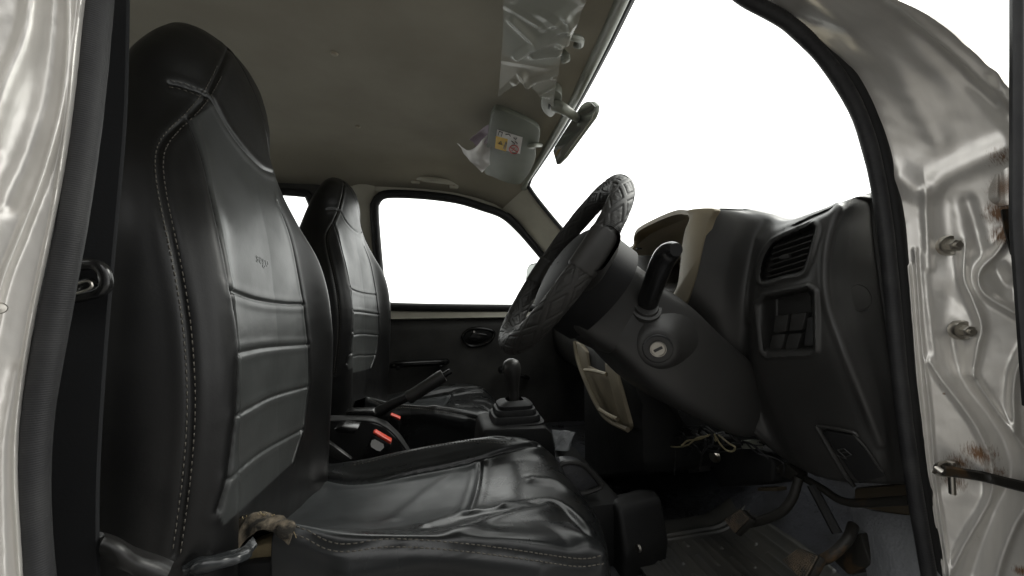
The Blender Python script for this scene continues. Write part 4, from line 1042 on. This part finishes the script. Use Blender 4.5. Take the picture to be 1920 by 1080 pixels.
# ================================================================== UNDER THE DASH
und = MB().prism([PX(x, y, .60) for x, y in ((1330, 850), (1395, 838), (1440, 850), (1452, 870), (1450, 908), (1345, 915))], (.08, .0, 0), .008).build('heater_box', M['black'], van)
MB().prism([PX(x, y, .59) for x, y in ((1288, 848), (1308, 846), (1312, 885), (1290, 887))], (.03, 0, 0), .003).build('relay', M['plastic'], und)
MB().lathe([(.0001, .008), (.010, .008), (.012, 0)], PX(1342, 856, .585), (-1, -.2, 0), 16).build('heater_knob', M['steel'], und)
MB().prism([PX(x, y, .59) for x, y in ((1388, 826), (1412, 826), (1416, 842), (1390, 842))], (.02, 0, 0), .002).build('relay_tag', M['greyplastic'], und)
MB().prism([PX(x, y, .595) for x, y in ((1420, 914), (1458, 914), (1458, 921), (1420, 921))], (.02, 0, 0), .001).build('heater_edge', M['wood'], und)
wr = empty('wiring', (0, 0, 0), van)
for pts in ([(1236, 815), (1246, 834), (1270, 838), (1290, 834), (1306, 822), (1328, 817)], [(1278, 836), (1290, 826), (1310, 824), (1330, 815)], [(1342, 818), (1350, 832), (1362, 844), (1374, 846), (1378, 838), (1368, 832), (1356, 822), (1348, 816)], [(1340, 814), (1342, 826), (1340, 824)]):
    MB().tube(crv([PX(x, y, .50 + .01 * math.sin(i)) for i, (x, y) in enumerate(pts)], 40), .0016, 6).build('wire', M['wire'], wr)
for pts in ([(1250, 815), (1280, 822), (1300, 830), (1330, 826)], [(1262, 812), (1266, 850), (1264, 890)], [(1300, 812), (1340, 836), (1400, 830), (1440, 860)]):
    MB().tube(crv([PX(x, y, .52) for x, y in pts], 30), .002, 6).build('dark_wire', M['rubber'], wr)
rw_ = np.random.default_rng(12)
for k in range(12):
    x = rw_.uniform(1225, 1440); y = np.interp(x, [1225, 1340, 1440], [800, 800, 850]); P_ = [PX(x, y, .53)]
    for j in range(4):
        x += rw_.uniform(-12, 34); y += rw_.uniform(-6, 22); P_.append(PX(x, y, .53 + rw_.uniform(-.02, .02)))
    MB().tube(crv(P_, 30), rw_.uniform(.0012, .0028), 6).build('dark_wire', M['rubber'], wr)
# pedals
def pedal(pad, arm, Y, lab=None, armr=.0065):
    o = empty('pedal', (0, 0, 0), van)
    c = np.array([PX(x, y, X) for x, y, X in pad]); N_ = np.cross(c[1] - c[0], c[3] - c[0]); N_ /= np.linalg.norm(N_)
    if N_ @ c.mean(0) > 0: N_ = -N_
    mbp = MB().prism(c, -N_ * .012, .004)
    mo = mbp.build('pedal_pad', M['metaldark'], o)
    # raised mesh on the rubber face
    g = MB()
    for k in np.linspace(.08, .92, 11):
        a0 = c[0] + (c[1] - c[0]) * k; a1_ = c[3] + (c[2] - c[3]) * k; e0 = c[0] + (c[3] - c[0]) * k; e1 = c[1] + (c[2] - c[1]) * k
        g.tube(np.array([a0 + (a1_ - a0) * .08, a0 + (a1_ - a0) * .92]) + N_ * .0008, .0011, 6); g.tube(np.array([e0 + (e1 - e0) * .08, e0 + (e1 - e0) * .92]) + N_ * .0008, .0011, 6)
    g.build('pad_mesh', M['rustrubber'], o)
    MB().tube(crv([PX(*q) for q in arm], 30), armr, 10).build('pedal_arm', M['metaldark'], o)
pedal([(1356, 975, .50), (1392, 953, .51), (1408, 972, .50), (1378, 1003, .49)], [(1385, 985, .515), (1420, 978, .52), (1462, 962, .53), (1485, 935, .54), (1498, 895, .55)], .55)
pedal([(1464, 1050, .50), (1500, 1026, .51), (1538, 1042, .50), (1510, 1096, .485)], [(1520, 1060, .515), (1560, 1040, .53), (1590, 1010, .55), (1600, 985, .57)], .46)
br = MB()
br.tube(crv([PX(x, y, .565) for x, y in ((1460, 880), (1500, 893), (1540, 915), (1590, 942), (1700, 938))], 30), .0055, 10)
br.build('pedal_bracket', M['metaldark'], van)
MB().tube(np.array([PX(1522, 910, .56), PX(1570, 1000, .56)]), .0065, 8).build('bracket_stay', M['black'], van)
MB().prism([PX(x, y, .55) for x, y in ((1458, 872), (1475, 868), (1495, 888), (1488, 903), (1462, 892))], (.02, 0, 0), .002).build('bracket_plate', M['metaldark'], van)
MB().prism([PX(x, y, .60) for x, y in ((1600, 915), (1720, 905), (1740, 965), (1690, 968), (1600, 950))], (.03, 0, 0), .004).build('cowl_board', M['wood'], van)
MB().prism([PX(x, y, .58) for x, y in ((1570, 1010), (1612, 1000), (1635, 1060), (1590, 1080), (1560, 1050))], (.03, 0, 0), .004).build('cowl_padding', M['metaldark'], van)
# light grey vinyl over the wheel arch
Gva = surf([[PX(x, y, X) for x, y, X in r] for r in ([(1594, 950, .61), (1640, 958, .60), (1690, 965, .595), (1718, 966, .595)], [(1605, 1000, .60), (1650, 1005, .585), (1700, 1010, .58), (1728, 1011, .58)], [(1620, 1060, .585), (1660, 1060, .57), (1710, 1062, .565), (1738, 1063, .565)], [(1640, 1150, .56), (1680, 1150, .55), (1730, 1150, .545), (1752, 1150, .545)])], 40, 40)
Gva += grid_normals(Gva) * (.0016 * vnoise(Gva, 40, 71))[..., None]
MB().shell(Gva, A(.02, .0, -.004)).build('wheel_arch_cover', M['greyvinyl'], van)

# ================================================================== VISORS, MIRRORS
def visor_z(y): return .418 - .045 * max(0, (y - .9) / .5)
def pv(px, py, dz=0):
    p = PZ(px, py, .40)
    for _ in range(6): p = PZ(px, py, visor_z(p[1]) + dz)
    return p
vis_o = empty('sun_visor', (0, 0, 0), van)
vis_o['label'] = 'passenger sun visor with a warning sticker'
vpx = crv([(922, 214), (938, 207), (968, 218), (1000, 234), (1012, 246), (1010, 268), (1004, 280), (1004, 296), (996, 318), (984, 336), (974, 346), (950, 343), (924, 332), (908, 322), (912, 280)], 70, True)
vm = MB().prism([pv(x, y) for x, y in vpx], (0, 0, .014), .004); vm.build('visor_board', M['visor'], vis_o); vb = vm.bvh()
MB().tube(crv([pv(1000, 276, -.004), pv(992, 274, -.010), pv(1003, 272, -.008), pv(1014, 272, .012)], 16), .0058, 8).build('visor_clip', M['greyplastic'], vis_o)
def flat(px_pts, m, name, par, lift, bvh=vb):
    q = []
    for x, y in px_pts:
        p, n = cast(bvh, x, y, lift); q.append(p)
    return MB().prism(q, (0, 0, .0006), 0).build(name, m, par, smooth=False)
stk = [(932, 242), (980, 257), (975, 288), (928, 277)]
flat(stk, M['white'], 'warning_sticker', vis_o, .0012)
flat([(930, 254), (952, 260), (949, 283), (928, 277)], M['yellow'], 'sticker_panel', vis_o, .0018)
pr = MB()
def ink(l, r=.0011, cl=False):
    q = np.array([cast(vb, x, y, .0022)[0] for x, y in l]); pr.tube(q, r, 6, closed=cl)
for l in ([(935, 268), (941, 269)], [(935, 268), (939, 263), (941, 269)], [(944, 277), (949, 264)], [(946, 279), (950, 266)], [(936, 245), (934, 252)], [(936, 245), (942, 247), (940, 254)], [(948, 251), (954, 250), (957, 254)], [(963, 257), (967, 261), (969, 257)], [(959, 263), (965, 268), (962, 272)], [(966, 264), (970, 268)]): ink(l)
pr.build('sticker_print', M['ink'], vis_o)
pr = MB(); ink(crv([(955, 279), (958, 273), (964, 271), (970, 274), (972, 280), (968, 286), (960, 286)], 28, True), .0013, True); ink([(957, 275), (970, 284)], .0011); ink([(960, 282), (966, 275)], .0009)
pr.build('sticker_print', M['redink'], vis_o)
# driver visor, mostly hidden in a crumpled clear sleeve
vd = empty('sun_visor', (0, 0, 0), van)
vd['label'] = 'driver sun visor inside a clear plastic sleeve'
dv = crv([(948, -140), (946, 20), (946, 90), (956, 112), (1000, 122), (1036, 124), (1048, 112), (1056, 80), (1080, 30), (1100, -30), (1130, -140)], 60, True)
MB().prism([PZ(x, y, .402) for x, y in dv], (0, 0, .014), .004).build('visor_board', M['visor'], vd)
MB().tube(crv([PZ(1062, 66, .40), PZ(1076, 70, .40), PZ(1088, 74, .405), PZ(1088, 84, .41), PZ(1080, 84, .42)], 16), .0058, 8).build('visor_hook', M['greyplastic'], vd)
MB().lathe([(.0001, .006), (.008, .004), (.009, -.004), (.0001, -.02)], PZ(1060, 110, .40), (.2, 0, -1), 16).build('visor_pivot', M['greyplastic'], vd)
mm = empty('rear_view_mirror', (0, 0, 0), van)
MB().prism([PZ(x, y, .408) for x, y in crv([(1018, 180), (1030, 172), (1046, 172), (1054, 184), (1046, 204), (1034, 220), (1020, 212), (1014, 196)], 30, True)], (0, 0, .02), .004).build('mirror_mount', M['greyplastic'], mm)
MB().prism([PZ(x, y, .405) for x, y in ((1029, 196), (1034, 197), (1031, 206), (1027, 205))], (0, 0, .004), .001).build('mount_slot', M['ink'], mm)
mp_ = np.array([(1043, 309), (1036, 284), (1040, 274), (1090, 196), (1098, 190), (1108, 190), (1116, 198), (1115, 210), (1110, 222), (1056, 296)], float)
mpx = crv(np.concatenate([np.linspace(p, q, 5, endpoint=False) for p, q in zip(mp_, np.roll(mp_, -1, 0))]), 90, True)
def pm(x, y, o=0): return PY(x, y, .93 - (x - 1040) / 80 * .15) + A(o, 0, 0)
MB().tube(crv([PZ(1040, 198, .40), PZ(1056, 204, .392), pm(1078, 224, .012)], 14), np.linspace(.013, .009, 14), 12).build('mirror_arm', M['greyplastic'], mm)
mcen = np.mean([pm(x, y) for x, y in mpx], 0)
MB().prism([pm(x, y, .002) for x, y in mpx], (.010, .002, .002), .004).build('mirror_shell', M['visor'], mm)
MB().prism([mcen + (pm(x, y) - mcen) * .98 for x, y in mpx], (.003, 0, 0), .0006).build('mirror_glass', M['mirrordark'], mm)
# outside mirror beyond the passenger window
dm = empty('door_mirror', (0, 0, 0), van)
op = crv([(984, 548), (986, 510), (990, 498), (1000, 493), (1040, 491), (1062, 498), (1066, 530), (1058, 566), (1000, 572), (986, 566)], 40, True)
mn = A(.84, .54, -.04); mn /= np.linalg.norm(mn); mp0 = PY(1030, 530, 1.80)
def pmir(x, y):
    d = ray(x, y); return d * ((mp0 @ mn) / (d @ mn))
MB().prism([pmir(x, y) for x, y in op], mn * .05, .008).build('mirror_shell', M['black'], dm)
oc = np.mean([pmir(x, y) for x, y in op], 0)
MB().prism([oc + (pmir(x, y) - oc) * .93 - mn * .004 for x, y in op], mn * .003, .001).build('mirror_glass', M['mirror'], dm)
MB().tube(crv([PY(1050, 560, 1.82), PY(1064, 590, 1.70), PY(1075, 600, 1.58)], 10), .02, 10).build('mirror_arm', M['black'], dm)

# ================================================================== LOOSE THINGS
def film():  # sleeve
    rows = []
    base = [
        [(946, -150), (1000, -150), (1060, -150), (1132, -150)],
        [(944, -20), (995, -15), (1050, -12), (1102, -20)],
        [(943, 50), (990, 55), (1040, 52), (1080, 42)],
        [(940, 100), (980, 100), (1020, 88), (1058, 82)],
        [(938, 135), (972, 128), (1008, 125), (1048, 122)],
        [(936, 158), (966, 148), (1006, 150), (1044, 150)],
        [(934, 172), (958, 158), (1000, 166), (1036, 190)]]
    base = [crv(np.array(r, float), 5) for r in base]
    base[-2] = np.array([(936, 160), (958, 147), (982, 138), (1010, 150), (1042, 156)], float)
    base[-1] = np.array([(933, 176), (956, 160), (981, 149), (1008, 171), (1037, 197)], float)
    G = surf([[PZ(x, y, .394) for x, y in r] for r in base], 170, 110)
    s = vnoise(G * A(1, 1, 0), 15, 81, 2)
    G[..., 2] += .004 * (np.abs(s) - .5) - .003
    rr_ = np.random.default_rng(5)
    for _ in range(14):      # long straight creases
        x, y = rr_.uniform(940, 1090), rr_.uniform(-60, 190); an = rr_.uniform(-.9, .9); ln = rr_.uniform(18, 60)
        q = np.array([PZ(x - ln * math.cos(an), max(y - ln * math.sin(an), -150), .394), PZ(x + ln * math.cos(an), min(y + ln * math.sin(an), 260), .394)])
        G[..., 2] += rr_.uniform(-.004, -.001) * np.maximum(0, 1 - seg_dist(G * A(1, 1, 0), q * A(1, 1, 0)) / rr_.uniform(.006, .014))
    for l, h in (([(970, 100), (1010, 74), (1056, 66), (1078, 68)], -.008), ([(985, 150), (1020, 140), (1046, 128)], -.008), ([(978, 134), (985, 146), (995, 152)], -.007), ([(960, 30), (985, 55), (1000, 70)], -.006), ([(1000, 100), (1020, 98), (1045, 96)], -.006), ([(1060, 20), (1070, 50), (1050, 80)], -.006)):
        q = crv([PZ(x, y, .394) for x, y in l], 20); G[..., 2] += h * np.exp(-(seg_dist(G * A(1, 1, 0), q * A(1, 1, 0)) / .006) ** 2)
    G[..., 2] = np.minimum(G[..., 2], .398)
    return G
Gfm = film()
mb = MB(); mb.grid(Gfm)
tag(mb.build('plastic_sleeve', M['plasticfilm'], angle=180), 'crumpled clear plastic sleeve pulled over the sun visor above the steering wheel', 'plastic sleeve')
def sheet(ctrl, name, m, label, cat, seed, amp=.004, thick=.0006):
    G = surf([[PY(*q) for q in r] for r in ctrl], 40, 40); N = grid_normals(G); G = G + N * (amp * vnoise(G, 30, seed))[..., None]
    return tag(MB().shell(G, N * thick).build(name, m, angle=80), label, cat)
sheet([[(880, 262, 1.06), (898, 246, 1.02), (910, 236, .99), (922, 232, .97)], [(888, 268, 1.08), (900, 258, 1.05), (912, 252, 1.03), (924, 250, 1.01)], [(896, 282, 1.10), (906, 272, 1.08), (916, 268, 1.06), (924, 266, 1.05)]], 'paper_slip', M['pink'], 'small lilac paper slip tucked behind the far sun visor', 'paper', 91)
sheet([[(858, 267, 1.12), (882, 278, 1.08), (902, 262, 1.05), (918, 246, 1.02)], [(868, 280, 1.14), (886, 286, 1.11), (904, 276, 1.09), (920, 268, 1.07)], [(882, 302, 1.17), (894, 302, 1.16), (906, 298, 1.14), (918, 296, 1.12)], [(904, 324, 1.20), (908, 320, 1.20), (912, 312, 1.18), (918, 306, 1.16)]], 'paper_sheet', M['white'], 'larger white curled paper sheet tucked behind the far sun visor', 'paper', 92, .006)
# rubber floor mat with moulded ribs
gx = np.linspace(.40, .80, 220); gy = np.linspace(.44, .80, 200); XX, YY = np.meshgrid(gx, gy, indexing='ij')
ZZ = -.545 + .12 * sstep(.62, .86, XX)
lx_ = (XX - .42) / .36; ly_ = (YY - .45) / .34
ribs = .003 * np.exp(-((((XX * 46) % 1) - .5) / .16) ** 2) * (np.abs(ly_ - .5) < .32) * (((YY * 6 + np.floor(XX * 46) * .37) % 1) > .16) * sstep(.05, .1, lx_)
fr_ = poly_sd(np.stack([XX, YY], -1), [(.43, .47), (.43, .77), (.77, .77), (.77, .47)])
bord = .004 * np.exp(-((fr_ - .012) / .004) ** 2) + .003 * np.exp(-((fr_ - .026) / .003) ** 2) + .004 * sstep(.0, -.03, fr_)
Gm = np.stack([XX, YY, ZZ + ribs + bord + .003 * vnoise(np.stack([XX, YY], -1), 14, 95)], -1)
M['mat'] = mat('rubber_mat', (.050, .050, .047), .38, bump=('noise', 200, .2, .0006), var=(10, (.070, .067, .058), .4, .7), rvar=.1)
tag(MB().shell(Gm, A(0, 0, -.006)).build('floor_mat', M['mat'], angle=80), 'black ribbed rubber mat lying on the floor under the pedals', 'floor mat')
G = surf([[PX(x, y, X) for x, y, X in r] for r in ([(1036, 806, .34), (1060, 808, .35), (1080, 812, .36)], [(1040, 826, .33), (1062, 826, .34), (1074, 822, .35)], [(1042, 845, .32), (1062, 846, .33), (1068, 842, .34)])], 24, 24)
N = grid_normals(G); G = G + N * (.003 * vnoise(G, 60, 97))[..., None]
tag(MB().shell(G, N * .002).build('rag', M['greyvinyl'], angle=80), 'grey scrap of cloth lying in front of the gear lever', 'rag')

# ground under the van (hides nothing in view; keeps light from below honest)
mb = MB(); mb.box((0, 0, -H - .05), (9, 9, .1)); 
M['ground'] = mat('grey_concrete', (.14, .135, .125), .85, var=(3, (.11, .105, .10), .35, .7), bump=('noise', 20, .3, .01))
tag(mb.build('ground', M['ground'], smooth=False), kind='structure')

# ================================================================== LIGHT, CAMERA
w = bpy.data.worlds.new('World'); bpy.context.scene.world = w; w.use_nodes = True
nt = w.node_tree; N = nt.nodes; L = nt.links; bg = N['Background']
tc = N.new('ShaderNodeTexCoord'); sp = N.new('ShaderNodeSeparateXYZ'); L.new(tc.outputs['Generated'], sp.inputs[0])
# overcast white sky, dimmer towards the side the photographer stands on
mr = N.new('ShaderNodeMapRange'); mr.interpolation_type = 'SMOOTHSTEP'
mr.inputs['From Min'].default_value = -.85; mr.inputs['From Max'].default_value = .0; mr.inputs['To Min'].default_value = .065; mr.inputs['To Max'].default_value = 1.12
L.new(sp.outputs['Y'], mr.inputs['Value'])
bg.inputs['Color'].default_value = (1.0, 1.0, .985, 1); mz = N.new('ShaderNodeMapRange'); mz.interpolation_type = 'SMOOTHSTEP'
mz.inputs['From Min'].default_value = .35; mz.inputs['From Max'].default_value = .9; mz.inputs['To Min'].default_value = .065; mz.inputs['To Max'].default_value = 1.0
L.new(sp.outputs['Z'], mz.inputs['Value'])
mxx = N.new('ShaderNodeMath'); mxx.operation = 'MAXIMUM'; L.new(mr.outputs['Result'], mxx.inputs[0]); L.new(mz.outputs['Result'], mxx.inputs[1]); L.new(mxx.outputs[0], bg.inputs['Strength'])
sun = bpy.data.lights.new('overcast_sun', 'SUN'); sun.energy = .8; sun.angle = math.radians(25); sun.color = (1, .97, .92)
so = bpy.data.objects.new('overcast_sun', sun); C.objects.link(so); so.rotation_euler = Vector((.74, .28, .61)).to_track_quat('Z', 'Y').to_euler()

cam = bpy.data.cameras.new('Camera'); cam.sensor_width = 36; cam.lens = 36 * F / 1920; cam.clip_start = .01; cam.clip_end = 200
co = bpy.data.objects.new('Camera', cam); C.objects.link(co); co.location = (0, 0, H); co.rotation_euler = (math.radians(90), 0, -YAW)
sc = bpy.context.scene; sc.camera = co
sc.render.engine = 'CYCLES'
sc.view_settings.view_transform = 'Standard'; sc.view_settings.look = 'None'; sc.view_settings.exposure = 1.45; sc.view_settings.gamma = 1
sc.view_settings.use_curve_mapping = False
sc.cycles.max_bounces = 8; sc.cycles.transparent_max_bounces = 16; sc.cycles.caustics_reflective = False; sc.cycles.caustics_refractive = False
sc.cycles.use_denoising = True
